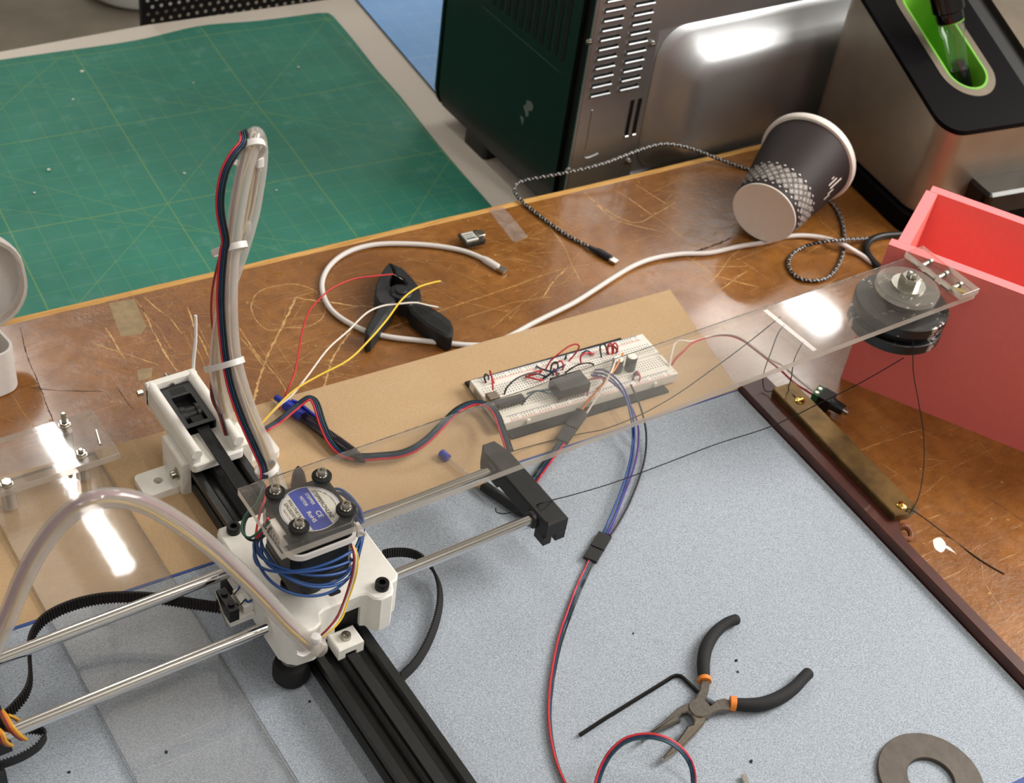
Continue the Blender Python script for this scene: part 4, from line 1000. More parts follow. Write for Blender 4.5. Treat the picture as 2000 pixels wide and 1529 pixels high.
b = MB(); b.lathe([(5.2, 133.65), (13.2, 133.65), (13.2, 135.2), (5.2, 135.2), (5.2, 133.65)], 40, M=W0); b.build('steel_washer', 'nickel', ws)
b = MB(); b.prism([(wx + 8.2 * math.cos(math.radians(60 * k + 12)), wy + 8.2 * math.sin(math.radians(60 * k + 12))) for k in range(6)], 135.2, 142.5, .8); b.build('hex_nut', 'bolt_steel', ws)
b = MB(); prof = []
for k in range(32): z = 88 + k * 2; prof += [(4.1, z), (3.4, z + 1)]
b.lathe([(.2, 87)] + prof[:-6] + [(2.4, prof[-7][1] + 1), (.2, prof[-7][1] + 1.2)], 18, M=W0); b.build('bolt', 'bolt_steel', ws)

# ------------------------------------------------------------------ clear strip and small plate at left
b = MB(); b.prism([(-145, -520), (-63, -520), (-66, 228), (-148, 228)], .15, 3.1, mi=0, side=1); st = tag(b.build('acrylic_strip', ['acrylic_strip', 'strip_edge'], smooth=0, loc=(-105, -100, .15)), 'long clear acrylic strip lying flat under the two steel rods', 'plastic strip')
b = MB()
for (x0_, y0_), (x1_, y1_) in (((228, 1398), (350, 1345)), ((240, 1403), (340, 1358)), ((330, 1448), (420, 1408)), ((350, 1455), (400, 1430)), ((282, 1505), (430, 1445)), ((315, 1500), (390, 1468)), ((215, 1360), (330, 1325))):
    sliver(b, at(x0_, y0_, 3.15), at(x1_, y1_, 3.15), .55, 3.15)
o = b.build('scratch', 'haze_line', st); tag(o, kind='stuff')
sp_ = thing('small_acrylic_plate', 'small clear acrylic plate held above the strip by two bolts', 'plastic plate', (-100, 222, 3))
PZ = 24
b = MB(); b.prism([(-230, 198.5), (-57.5, 198), (-58, 249), (-230, 249.5)], PZ - 5.5, PZ, .3, mi=0, side=1); b.build('plate', ['acrylic_strip', 'acrylic_edge'], sp_, smooth=0)
for x_, y_, h_ in ((-81, 242, 11), (-82, 208, 5.5), (-136, 203, 2)):
    T = Matrix.Translation((x_, y_, PZ))
    b = MB(); prof = []
    k_ = 0
    while k_ < h_: prof += [(1.9, k_), (1.6, k_ + .5)]; k_ += 1
    b.lathe([(1.9, 3.2 - PZ)] + prof + [(1.2, h_ + .4), (.1, h_ + .4)], 14, M=T); bo = b.build('bolt', 'bolt_steel', sp_)
    b = MB(T); b.prism([(3.9 * math.cos(math.radians(60 * k + 20)), 3.9 * math.sin(math.radians(60 * k + 20))) for k in range(6)], .7, 3.4, .4); b.lathe([(1.9, .02), (4.3, .02), (4.3, .7), (1.9, .7)], 20); b.build('hex_nut', 'bolt_steel', bo)
    b = MB(); b.lathe([(2, 3.2 - PZ), (5, 3.2 - PZ), (5, -5.6), (2, -5.6), (2, 3.2 - PZ)], 20, M=T); b.build('spacer', 'frosted', bo)
b = MB(); q = at(188, 862, PZ + .1); b.tube([on(188, 840, 'z', PZ + .3), on(196, 868, 'z', PZ + .3)], .9, 6); b.build('screw_hole', 'bolt_steel', sp_)
b = MB(); b.lathe([(1, PZ), (5.5, PZ), (5.8, PZ + 2), (5, PZ + 8), (1, PZ + 9)], 20, M=Matrix.Translation((-146, 204, 0))); b.build('black_knob', 'black_rubber', sp_)
# bead of clear plastic by the plate end

# ------------------------------------------------------------------ cables and wires
def wire(P, r, name, mt, label=None, cat='wire', group=None, parent=None, k=7, n=8):
    b = MB(); b.tube(crv(pts(P), k), r, n); o = b.build(name, mt, parent, smooth=60)
    return tag(o, label, cat, group) if parent is None else o
def rib(path, offs, r, names, mats_, parent, up=Vector((0, 0, 1)), twist=None):
    "flat ribbon: parallel strands side by side along a path"
    C_ = path; N = len(C_)
    for j, (of, mt) in enumerate(zip(offs, mats_)):
        Q = []
        for i in range(N):
            tg = (C_[min(i + 1, N - 1)] - C_[max(i - 1, 0)]).normalized(); u_ = up if twist is None else twist(i / (N - 1))
            sd = tg.cross(u_); sd = sd.normalized() if sd.length > 1e-5 else Vector((1, 0, 0)); Q.append(C_[i] + sd * of)
        b = MB(); b.tube(Q, r, 6); b.build(names, mt, parent, smooth=60)
def braid(name, P, r, label):
    C_ = crv(pts(P), 10); D = [C_[0]]
    step = .95
    # even spacing so the braid pattern is regular
    acc = 0
    for a_, b_ in zip(C_[:-1], C_[1:]):
        L_ = (b_ - a_).length; d = step - acc
        while d <= L_: D.append(a_ + (b_ - a_) * d / L_); d += step
        acc = L_ - (d - step)
    b = MB(); n = 8; b.tube(D, r, n)
    nf = (len(D) - 1) * n
    for i in range(nf):
        s_, k_ = divmod(i, n); b.mi[i] = 1 if (s_ + k_) % 4 == 0 and k_ % 2 == 0 or (s_ - k_) % 8 == 0 and k_ % 2 else 0
    return b, D
# white charging cable
W = thing('charging_cable', 'white round charging cable looping past the black clamp and under the cup', 'cable', at(660, 560, BZ))
zc = BZ + 2.75
P = [(965, 517, zc + 1), (945, 506, zc), (905, 490, zc), (850, 480, zc), (790, 476, zc), (730, 478, zc), (680, 492, zc), (645, 518, zc), (629, 552, zc), (636, 588, zc), (660, 617, zc), (710, 645, zc), (760, 658, zc), (820, 665, zc), (880, 671, zc), (920, 674, zc - .3), (960, 672, zc - .3), (1000, 654, zc - .3), (1040, 632, zc), (1080, 612, zc), (1120, 592, zc), (1160, 567, zc), (1200, 541, zc), (1240, 518, zc), (1280, 504, zc), (1330, 496, zc), (1385, 494, zc), (1440, 482, zc), (1490, 474, zc), (1530, 463, zc), (1570, 460, zc + 1), (1610, 465, zc + 2), (1645, 477, zc + 4.6), (1680, 497, zc), (1710, 517, zc), (1760, 540, zc)]
wire(P, 2.3, 'cord', 'cable_white', parent=W, k=5, n=12)
b = MB(); b.tube(pts([(942, 504.5, zc), (950, 509, zc), (972, 522, zc + .5), (974, 523, zc + .5)]), [2.6, 3.4, 3.4, 2.8], 16); b.build('plug_boot', 'cable_white', W)
b = MB(); b.tube(pts([(973, 522.5, zc + .5), (987, 530.5, zc)]), 1, 12, sq=(1.3, 3.2)); b.build('plug_tip', 'nickel', W)
# braided cable
zb = BZ + 2.15
P = [(1160, 487, zb + .6), (1130, 472, zb), (1100, 455, zb), (1065, 430, zb), (1030, 403, zb), (1010, 383, zb + 1), (1004, 368, zb + 2), (1012, 357, zb + 3), (1035, 350, zb + 5), (1080, 342, zb + 9), (1130, 332, zb + 13), (1180, 319, zb + 16), (1230, 300, zb + 18), (1270, 286, zb + 19), (1300, 281, zb + 18), (1335, 286, zb + 14), (1370, 297, zb + 9), (1410, 313, zb + 4), (1450, 327, zb), (1490, 340, zb), (1540, 360, zb), (1590, 376, zb), (1620, 392, zb), (1640, 420, zb), (1649, 460, zb), (1645, 500, zb), (1625, 535, zb), (1595, 548, zb), (1560, 543, zb), (1541, 522, zb), (1545, 500, zb + .5), (1570, 482, zb + 1.5), (1610, 472, zb + 11), (1650, 468, zb + 11.5), (1700, 465, zb + 1), (1740, 460, zb)]
b, D = braid('x', P, 1.75, '')
BC = thing('braided_cable', 'black and white braided cable arching over the bench edge to the cup', 'cable', at(1030, 400, BZ))
b.build('cord', ['wire_black', 'cable_white'], BC, smooth=60)
b = MB(); b.tube(pts([(1150, 482, zb + .6), (1163, 489, zb + .8), (1168, 491, zb + .8), (1192, 505, zb + .6), (1193, 506, zb + .6)]), [1.9, 2.4, 3.4, 3.5, 2.6], 14); b.build('plug_boot', 'boot_black', BC)
b = MB(); b.tube(pts([(1192, 505.5, zb + .5), (1205, 513, zb)]), 1, 12, sq=(1.4, 3.0)); b.build('plug_tip', 'nickel', BC)
# thick black lead behind the red box
wire([(1730, 530, BZ + 3.6), (1712, 517, BZ + 3.6), (1697, 500, BZ + 3.6), (1692, 484, BZ + 3.6), (1700, 470, BZ + 3.6), (1722, 461, BZ + 3.6), (1755, 458, BZ + 3.6), (1790, 458, BZ + 3.6)], 3.3, 'power_lead', 'wire_black', 'thick black lead curling from behind the red foam box', 'cable', n=12)

# spring clamp
def poly(L, z, ox=620, oy=480, s_=6.647): return [at(ox + x / s_, oy + y / s_, z) for x, y in L]
sc_ = thing('spring_clamp', 'black plastic spring clamp lying in the loop of the white cable', 'clamp', at(785, 590, BZ))
zt = 8
MB().prism(poly([(930, 205), (958, 262), (985, 330), (930, 425), (940, 500), (1000, 560), (1030, 640), (1010, 730), (880, 770), (795, 740), (740, 640), (750, 520), (800, 400), (860, 290)], zt), BZ + .6, zt, 1.6, cb=1).build('jaw', 'clamp_plastic', sc_)
MB().prism(poly([(930, 205), (1110, 280), (1230, 400), (1320, 520), (1350, 640), (1345, 720), (1200, 770), (1060, 720), (1090, 560), (1160, 490), (1120, 430), (1010, 370), (995, 290), (965, 262)], zt), BZ + .6, zt, 1.6, cb=1).build('jaw', 'clamp_plastic', sc_)
MB().prism(poly([(790, 735), (900, 760), (1000, 745), (960, 830), (880, 930), (770, 1090), (700, 1185), (660, 1190), (618, 1150), (614, 1085), (690, 940), (760, 830)], zt + 1), BZ + .7, zt + 1, 2.2, cb=1).build('handle', 'clamp_plastic', sc_)
hb = MB().prism(poly([(1335, 690), (1440, 755), (1620, 860), (1735, 955), (1775, 1060), (1752, 1165), (1690, 1170), (1590, 1120), (1400, 1000), (1220, 850), (1180, 765)], zt + 1), BZ + .7, zt + 1, 2.2, cb=1).build('handle', 'clamp_plastic', sc_)
MB().prism(poly([(1240, 770), (1330, 790), (1500, 890), (1640, 990), (1725, 1060), (1735, 1120), (1690, 1120), (1560, 1050), (1400, 950), (1270, 840)], zt + 1.1), zt + .9, zt + 1.12).build('handle_channel', 'slot_black', hb)
c = at(620 + 1085 / 6.647, 480 + 605 / 6.647, zt); b = MB(); b.lathe([(10, zt - 6), (10, zt + .8), (9, zt + 1.6), (5.4, zt + 1.6), (5.4, zt + 3), (4.6, zt + 3.6), (.1, zt + 3.6)], 28, M=Matrix.Translation((c.x, c.y, 0))); b.build('pivot', 'clamp_plastic', sc_)
b = MB(); b.tube([(c.x + 8.2 * math.cos(k * .4), c.y + 8.2 * math.sin(k * .4), zt - 3 + k * .12) for k in range(40)], .9, 6); b.build('coil_spring', 'slot_black', sc_)

# loose bench wires: red, white, yellow with bare bent tips
def jumper(P, tip, mt, label, r=.75):
    t_ = thing('lead_wire', label, 'wire', pts(P)[-1], None)
    wire(P, r, 'insulation', mt, parent=t_); b = MB(); b.tube(pts([P[-1] if len(P[-1]) == 4 else P[-1]] + tip), .3, 6); b.build('bare_tip', 'steel', t_)
jumper([(545, 800, 6), (560, 765, 18), (575, 730, 24), (583, 690, 26), (590, 650, 26), (603, 610, 24), (625, 583, 22), (650, 562, 21), (690, 545, 19), (725, 540, 17), (768, 535.5, 15)], [(775, 539, 15), (786, 546, 12)], 'wire_red', 'thin red wire with bent bare tip ending over the black clamp')
jumper([(495, 845, 10), (540, 797, 18), (570, 772, 22), (600, 735, 24), (640, 682, 26), (680, 646, 24), (715, 612, 22), (745, 598, 20), (775, 594, 18), (810, 591, 16), (835, 596, 13), (855, 600, 10)], [(862, 603, 9), (871, 612, 6)], 'wire_white', 'white wire with bare tip crossing the black clamp handles')
jumper([(497, 843, 13), (535, 800, 21), (575, 762, 25), (620, 735, 26), (680, 703, 27), (720, 665, 26), (755, 625, 25), (785, 585, 23), (815, 562, 20), (845, 552, 17), (860, 549, 15)], [(865, 552, 14), (873, 560, 8)], 'wire_yellow', 'yellow wire with bent bare tip crossing the white one', .8)

# microcontroller module
q = at(921, 468, BZ + 6); mc = thing('microcontroller_module', 'tiny silver-lidded microcontroller module standing on its pins', 'circuit board', q - Vector((0, 0, 6)))
Mm = rotz(-4, (q.x, q.y, 0)); zp = BZ + 7.5
b = MB(Mm); b.prism(rrect(-10.5, -8.9, 10.5, 8.9, 1.5), zp, zp + 1.3); b.build('board', 'module_board', mc)
b = MB(Mm); b.box(-8.5, -6, zp + 1.3, 3.8, 6.4, zp + 3.2, .4); b.build('metal_lid', 'module_can', mc)
b = MB(Mm); b.prism(rrect(4.5, -4.3, 12.2, 4.3, 1.5), zp + 1.3, zp + 4.4, .4); b.build('usb_socket', 'nickel', mc)
b = MB(Mm); b.box(-7.5, -4.5, zp + 3.21, 2, -2.2, zp + 3.24); b.box(-7.5, -.6, zp + 3.21, 1, .4, zp + 3.24); b.box(-7.5, 2.2, zp + 3.21, 2.4, 3.2, zp + 3.24); b.build('lid_print', 'wire_gray', mc)
for y_ in (-7.9, 7.9):
    b = MB(Mm); b.box(-9, y_ - 1.1, zp - 2.4, 9, y_ + 1.1, zp); b.build('pin_header', 'black_plastic', mc)
    for k in range(7): b = MB(Mm); x_ = -7.6 + 2.54 * k; b.box(x_ - .35, y_ - .35, BZ, x_ + .35, y_ + .35, zp + 2.2); b.build('pin', 'pin_gold', mc)
# clear tape on the bench
b = MB(); b.prism([at(x, y, BZ) for x, y in ((953, 409), (983, 404), (1031, 462), (1008, 473), (1000, 470))], BZ + .05, BZ + .35); tag(b.build('tape_strip', 'tape'), 'strip of clear tape stuck near the bench edge by the braided cable', 'tape')

# open white case at the left
cs = thing('white_case', 'white plastic case with its rounded lid flipped open', 'case', at(0, 740, BZ))
KM = rotz(9, (-83.5, 327, 0))
def shell(b, x0_, y0_, x1_, y1_, r, z0_, z1_, th):
    P = rrect(x0_, y0_, x1_, y1_, r, 7); Q = rrect(x0_ + th, y0_ + th, x1_ - th, y1_ - th, max(r - th, .5), 7)
    b.ring(P, Q, z0_ + .01, z1_); b.prism(offset_poly(P, .0), z0_ - 2, z0_, 0, cb=1.4)
b = MB(KM); shell(b, -92, 0, 0, 36, 12, BZ + 2, 32, 2.2); b.build('base', 'case_plastic', cs)
LM = Matrix.Translation((-96, 381, 58)) @ Matrix.Rotation(math.radians(6), 4, 'Z') @ Matrix.Rotation(math.radians(76), 4, 'X')
b = MB(LM); shell(b, -60, -38, 40, 38, 34, -8, 3, 2); b.build('lid', 'case_plastic', cs)
b = MB(LM); b.ring(rrect(-58, -36, 38, 36, 32, 7), rrect(-55.5, -33.5, 35.5, 33.5, 30, 7), 1, 9); b.build('lid_seal', 'frosted', cs)
b = MB(KM); b.box(-50, 35.5, 22, -22, 50, 30, 2); b.build('hinge', 'case_plastic', cs)

# ------------------------------------------------------------------ pen and small plastic bits on the fibreboard
a_, z_ = at(540, 776, 4.6), at(690, 886, 4.6); d = (z_ - a_).normalized(); L_ = (z_ - a_).length
pn = thing('ballpoint_pen', 'blue clicker ballpoint pen with smoky clear barrel lying on the fibreboard', 'pen', (a_ + z_) / 2 - Vector((0, 0, 4.6)))
f = lambda t_: a_ + d * L_ * t_
b = MB(); b.tube([f(-.01), f(0), f(.1), f(.11), f(.13), f(.36)], [2, 2.6, 2.6, 3.2, 4.5, 4.6], 20); b.build('end_cap', 'blue_pen', pn)
b = MB(); b.tube([f(.36), f(.9), f(1.0)], [4.4, 4.4, 4.2], 20); b.build('barrel', 'smoke_plastic', pn)
b = MB(); b.tube([f(.36), f(1.0)], 1.5, 10); b.build('refill', 'blue_pen', pn)
sd = Vector((-d.y, d.x, 0)); sd = sd if sd.y > 0 else -sd
b = MB(); b.tube([f(.14) + sd * 4 + Vector((0, 0, 1.5)), f(.2) + sd * 7 + Vector((0, 0, 1)), f(.45) + sd * 6.6, f(.52) + sd * 4.6], 1, 4, sq=(1.8, .9)); b.build('clip', 'blue_pen', pn)
b = MB(); b.tube([f(.78 + .22 * i / 24) for i in range(25)], [4.75 if i % 2 else 4.5 for i in range(25)], 20); b.build('grip', 'smoke_plastic', pn)
b = MB(); b.tube([f(1.0), f(1.05), f(1.12), f(1.15)], [4.3, 4, 2, .6], 16); b.build('tip_cone', 'smoke_plastic', pn)
p_, q_ = at(862, 884, 3.4), at(915, 930, 2.6)
rf = thing('pen_refill', 'clear pen refill with a blue end plug under the arm', 'pen refill', (p_ + q_) / 2 - Vector((0, 0, 3)))
d = (q_ - p_).normalized(); MB().cyl(p_, p_ + d * 7.5, 3.2, n=16).build('end_plug', 'blue_pen', rf); b = MB(); b.cyl(p_ + d * 7.5, q_, 1.6, n=12); b.build('tube', 'acrylic_fog', rf)
q = at(584, 955, 0); b = MB(); b.tube([(q.x, q.y, 0), (q.x, q.y + .5, 6), (q.x, q.y + 1.5, 15), (q.x, q.y + 2, 19), (q.x, q.y + 2.2, 21)], [6, 6, 4.4, 2.4, .8], 20)
tag(b.build('plastic_nozzle', 'smoke_plastic'), 'grey translucent pointed plastic nozzle just beyond the motor', 'nozzle')

# ------------------------------------------------------------------ silicone tubes with wires inside
def hose(P, label, strands, r=5.4, k=8, name='silicone_tube', loc=None):
    C_ = crv(pts(P), k); b0 = C_[0]
    t_ = thing(name, label, 'tube', loc or C_[0]); b = MB(); b.tube(C_, r, 20); b.build('sleeve', 'silicone', t_, smooth=70); b = MB(); b.tube(C_, r - 1.3, 16); b.build('inner_wall', 'acrylic_strip', t_, smooth=70)
    for j, (mt, ang, rr) in enumerate(strands):
        Q = []
        for i, c_ in enumerate(C_):
            tg = (C_[min(i + 1, len(C_) - 1)] - C_[max(i - 1, 0)]).normalized(); u_ = tg.cross(Vector((.3, -.6, .74))).normalized(); v_ = tg.cross(u_)
            a_ = ang + .9 * math.sin(i / len(C_) * 5); rq = rr * 1.35; Q.append(c_ + u_ * math.cos(a_) * rq + v_ * math.sin(a_) * rq)
        b = MB(); b.tube(Q, .9, 6); b.build('inner_wire', mt, t_, smooth=60)
    return t_
hose([(-30, 1300, 'y', -6), (10, 1215, 'y', -8), (50, 1120, 'y', -8), (85, 1060, 'y', -9), (125, 1012, 'y', -10), (175, 979, 'y', -12), (230, 972, 'y', -13), (285, 985, 'y', -14), (345, 1018, 'y', -16), (405, 1062, 'y', -18), (460, 1110, 'y', -20), (510, 1160, 'y', -23), (560, 1215, 'y', -26), (590, 1243, 'y', -29), (606, 1255, 'y', -31)],
     'fat translucent silicone tube arching over the rods into the carriage front', [('wire_yellow', .4, 2.2), ('wire_cream', 1.3, 2.0), ('wire_pinkish', 2.4, 2.2), ('wire_pinkish', 2.9, 1.2)])
q = on(617, 1255, 'y', -30)
b = MB(); b.tube([q + Vector((-4.5, 0, 6)), q + Vector((-1, -2.5, 1)), q + Vector((2, -1, -6)), q + Vector((3, 0, -12))], [5, 6.5, 5.5, 3], 14); tag(b.build('glue_blob', 'silicone_dense'), 'milky blob of hot glue holding the tube end to the carriage corner', 'glue')
b = MB(); c = on(617, 1247, 'y', -33); b.lathe([(.1, -3), (3, -2.4), (3.6, 0), (3, 2.4), (.1, 3)], 14, M=Matrix.Translation(c)); b.tube(crv([c, c + Vector((-4, -1, -7)), c + Vector((-9, -1, -9)), c + Vector((-13, 0, -6))]), 1, 4, sq=(.6, 1.6)); tag(b.build('zip_tie', 'zip_white'), 'white zip tie with square head at the glued end of the arching tube', 'zip tie')
fr = [(548, 960, 'y', 92), (532, 915, 'y', 108), (512, 862, 'y', 120), (488, 805, 'y', 130), (468, 745, 'y', 136), (455, 690, 'y', 140), (449, 620, 'y', 143), (449, 550, 'y', 144), (454, 480, 'y', 145), (463, 410, 'y', 146), (475, 345, 'y', 148), (488, 295, 'y', 151), (497, 265, 'y', 156)]
bkp = [(504, 272, 'y', 162), (507, 300, 'y', 163), (503, 345, 'y', 162), (490, 420, 'y', 159), (470, 490, 'y', 158), (447, 560, 'y', 157), (431, 640, 'y', 157), (425, 700, 'y', 158), (427, 745, 'y', 166), (437, 790, 'y', 178), (448, 825, 'y', 188)]
T1 = hose(fr + bkp, 'tall translucent silicone tube looping up from the carriage to the end bracket', [('wire_cream', .2, 2.4), ('wire_yellow', .75, 2.2), ('wire_pinkish', 1.9, 2.2), ('wire_white', 2.6, 1.5)], r=5.3)
# four-strand ribbon strapped along the tall tube
rp = crv(pts([(516, 935, 'y', 96), (514, 912, 'y', 103), (500, 880, 'y', 110), (474, 822, 'y', 121), (452, 760, 'y', 129), (440, 700, 'y', 134), (432, 620, 'y', 138), (431, 560, 'y', 139), (436, 495, 'y', 140), (440, 470, 'y', 140), (431, 420, 'y', 140), (430, 380, 'y', 141), (439, 335, 'y', 144), (456, 302, 'y', 147), (472, 283, 'y', 150), (477, 268, 'y', 154), (474, 256, 'y', 160)]), 7)
rp = [p + (Vector(CAM_C) - p).normalized() * 3.5 for p in rp]
rb = thing('ribbon_cable', 'flat four-strand ribbon cable strapped along the tall tube', 'cable', rp[0])
rib(rp, (-2.0, -.7, .7, 2.0), .75, 'strand', ('wire_red', 'wire_navy', 'wire_teal', 'wire_black'), rb, up=Vector((-.45, -.75, .48)))
wire([(444, 700, 'y', 170), (420, 660, 'y', 178), (413, 610, 'y', 181), (416, 560, 'y', 180), (428, 505, 'y', 174)], .85, 'loose_wire', 'wire_dark_red', parent=rb)
wire([(416, 700, 'y', 188), (412, 760, 'y', 188), (416, 785, 'y', 186), (428, 810, 'y', 180), (440, 850, 'y', 165)], .9, 'loose_wire', 'wire_dark_red', parent=rb)
wire([(420, 705, 'y', 186), (415, 750, 'y', 187), (420, 785, 'y', 184), (434, 815, 'y', 176), (444, 850, 'y', 163)], .9, 'loose_wire', 'wire_black', parent=rb)
# zip ties on the bundle
def tie(L, w_, label, h=2.4, tail=None):
    b = MB(); P = [Vector(p) for p in L]; b.tube(P, 1, 4, closed=True, sq=(h, .6), up=Vector((0, 0, 1)))
    return b
def ringtie(px, py, yc, hw, hd, tilt, label, head, rx=-42):
    c = on(px, py, 'y', yc); b = MB(Matrix.Translation(c) @ Matrix.Rotation(math.radians(tilt), 4, 'Y') @ Matrix.Rotation(math.radians(rx), 4, 'X'))
    b.tube([(hw * math.cos(a_) , hd * math.sin(a_), 0) for a_ in [2 * math.pi * k / 26 for k in range(26)]], 1, 4, closed=True, sq=(2.0, .5), up=Vector((0, 0, 1)))
    if head: b.box(hw - .5, -3, -2.6, hw + 4.5, 3, 3, 1); b.tube([(hw + 2, 0, -2), (hw + 1.6, 0, -6)], 1.1, 6)
    return tag(b.build('zip_tie', 'zip_white'), label, 'zip tie', 'zip ties on the tall cable loop')
ringtie(484, 297, 153, 9.6, 13.5, 16, 'zip tie nearest the top of the tall cable loop', False, -58)
ringtie(448, 486, 147, 9.6, 17, 4, 'middle zip tie of the tall cable loop, against the green mat', False)
ringtie(438, 712, 143, 11.6, 22, 0, 'zip tie on the tall loop just above the white bracket', False)
ringtie(521, 916, 104, 7.6, 11, -20, 'lowest zip tie of the tall loop, at the arm edge', False, -30)
for px_, py_, yy, wh in ((506, 315, 160, 'upper bare zip tie head right of the tall loop'), (481, 442, 160, 'lower bare zip tie head right of the tall loop')):
    c = on(px_, py_, 'y', yy); b = MB(Matrix.Translation(c)); b.prism(rrect(-2.6, -2.6, 2.6, 2.6, 1.2, 3), -4, 4, 1, cb=1); b.tube([(0, 0, -4.4), (.4, 0, -7)], 1.2, 6); tag(b.build('zip_tie', 'zip_white'), wh, 'zip tie', 'zip ties on the tall cable loop')

# four-strand ribbon lying across the fibreboard
rp = crv(pts([(482, 880, 14), (500, 850, 14), (520, 838, 13), (545, 822, 13), (572, 800, 15), (597, 780, 18), (608, 778, 18), (618, 790, 16), (630, 828, 11), (646, 862, 7), (668, 884, 5), (700, 892, 5), (740, 891, 7), (790, 884, 9), (830, 862, 12), (865, 828, 14), (895, 800, 16), (925, 787, 16), (950, 790, 16), (968, 806, 16), (978, 830, 18), (985, 850, 26), (995, 880, 42)]), 7)
rb2 = thing('ribbon_cable', 'flat ribbon cable winding over the pen to the rod end block', 'cable', rp[30])
rib(rp, (-2.4, -.8, .8, 2.4), .85, 'strand', ('wire_red', 'wire_navy', 'wire_teal', 'wire_black')[::-1], rb2, twist=lambda u_: Vector((.15 * math.sin(u_ * 9), .35 * math.sin(u_ * 7 + 1), 1)))

# ------------------------------------------------------------------ breadboard
BX, BY, BA = 299.1, 133.6, math.degrees(-.081)
B0, B1 = 2.4, 10.7
BM_ = rotz(BA, (BX, BY, 0))
pad = thing('black_pad', 'black foam pad under the white breadboard', 'pad', (BX, BY, 0))
b = MB(); b.prism([at(x, y, 2.3) for x, y in ((908, 745), (1212, 659), (1307, 763), (1000, 855))], 0, 2.3, .2); b.build('pad', 'pad_black', pad)
bb = thing('breadboard', 'long white solderless breadboard crowded with wires and chips', 'breadboard', (BX, BY, B0))
b = MB(BM_); b.box(-82.5, -27.3, B0, 82.5, -20.2, B1, .3); b.box(-82.5, -20, B0, 82.5, -1.6, B1, .3); b.box(-82.5, 1.6, B0, 82.5, 20, B1, .3); b.box(-82.5, 20.2, B0, 82.5, 27.3, B1, .3); b.box(-82.5, -20.3, B0, 82.5, 20.3, B1 - 2); b.build('body', 'bb_white', bb)
hb_ = MB(BM_)
def hole(x, y): hb_.add([(x - .5, y - .5, B1 + .02), (x + .5, y - .5, B1 + .02), (x + .5, y + .5, B1 + .02), (x - .5, y + .5, B1 + .02)], [[0, 1, 2, 3]])
for k in range(63):
    x = -78.7 + 2.54 * k
    for j in range(5): hole(x, 3.8 + 2.54 * j); hole(x, -3.8 - 2.54 * j)
    if k % 6 != 5 and 1 < k < 61:
        for y in (22.4, 25, -22.4, -25): hole(x, y)
tag(hb_.build('contact_holes', 'bb_hole', bb, smooth=0), 'small dark contact holes', kind='stuff')
for y, mt in ((26.6, 'bb_blue'), (20.9, 'bb_red'), (-20.9, 'bb_blue'), (-26.6, 'bb_red')):
    b = MB(BM_); b.box(-76, y - .25, B1 + .01, 76, y + .25, B1 + .06); b.build('rail_line', mt, bb, smooth=0)
for x in (-60, 0, 60): b = MB(BM_); b.cyl((x, -27.2, 6.5), (x, -29.2, 6.5), 2.1, 1.8, 12); b.build('side_nub', 'bb_white', bb)
for x, y, s_, mt in ((-80.5, 24, '-', 'bb_blue'), (-80.5, -24, '+', 'bb_red'), (80.5, 24, '-', 'bb_blue'), (80.5, -24, '+', 'bb_red')):
    text(s_, 4, x, y, B1 + .08, mt, bb, BM_, rot=0, name='rail_mark')
def comp(px, py, sx, sy, h, name, mt, label, z0=None, rz=0, pins=0):
    q = at(px, py, B1 + h); t_ = thing(name, label, 'chip', (q.x, q.y, B1)); Mx = rotz(BA + rz, (q.x, q.y, 0)); z0 = B1 + (1.2 if z0 is None else z0)
    b = MB(Mx); b.box(-sx / 2, -sy / 2, z0, sx / 2, sy / 2, B1 + h, .4); b.build('body', mt, t_)
    n_ = max(2, int(sx / 2.54))
    for s2 in (-1, 1):
        b = MB(Mx)
        for k in range(n_): x = -sx / 2 + sx * (k + .5) / n_; b.box(x - .25, s2 * (sy / 2) - .15, B1 - .5, x + .25, s2 * (sy / 2) + .35, z0 + 1)
        b.build('pin_row', 'nickel', t_)
comp(963, 771, 9, 8, 5, 'push_button', 'chip_can', 'small square metal button at the left end of the breadboard')
comp(997, 780, 24, 7.5, 5, 'integrated_circuit', 'chip_black', 'black chip right of the square button on the breadboard')
comp(1114, 742, 28, 17, 13, 'driver_board', 'chip_black', 'tall dark driver module in the middle of the breadboard', z0=3)
q = at(1226, 709, B1 + 8); t_ = thing('capacitor_pair', 'two dark capacitors on the breadboard near its right end', 'capacitor', (q.x, q.y, B1))
for dx, dy, h_ in ((-8, 3, 13), (3.5, 0, 14)):
    b = MB(); p = q + Vector((dx, dy, 0)); b.lathe([(4.4, B1 + .3), (4.6, B1 + 1), (4.6, B1 + h_ - 1), (4, B1 + h_)], 22, M=Matrix.Translation((p.x, p.y, 0))); b.build('can', 'chip_black', t_)
    b = MB(); b.lathe([(3.9, B1 + h_), (.1, B1 + h_ + .1)], 20, M=Matrix.Translation((p.x, p.y, 0))); b.build('can_top', 'nickel', t_)
z = B1
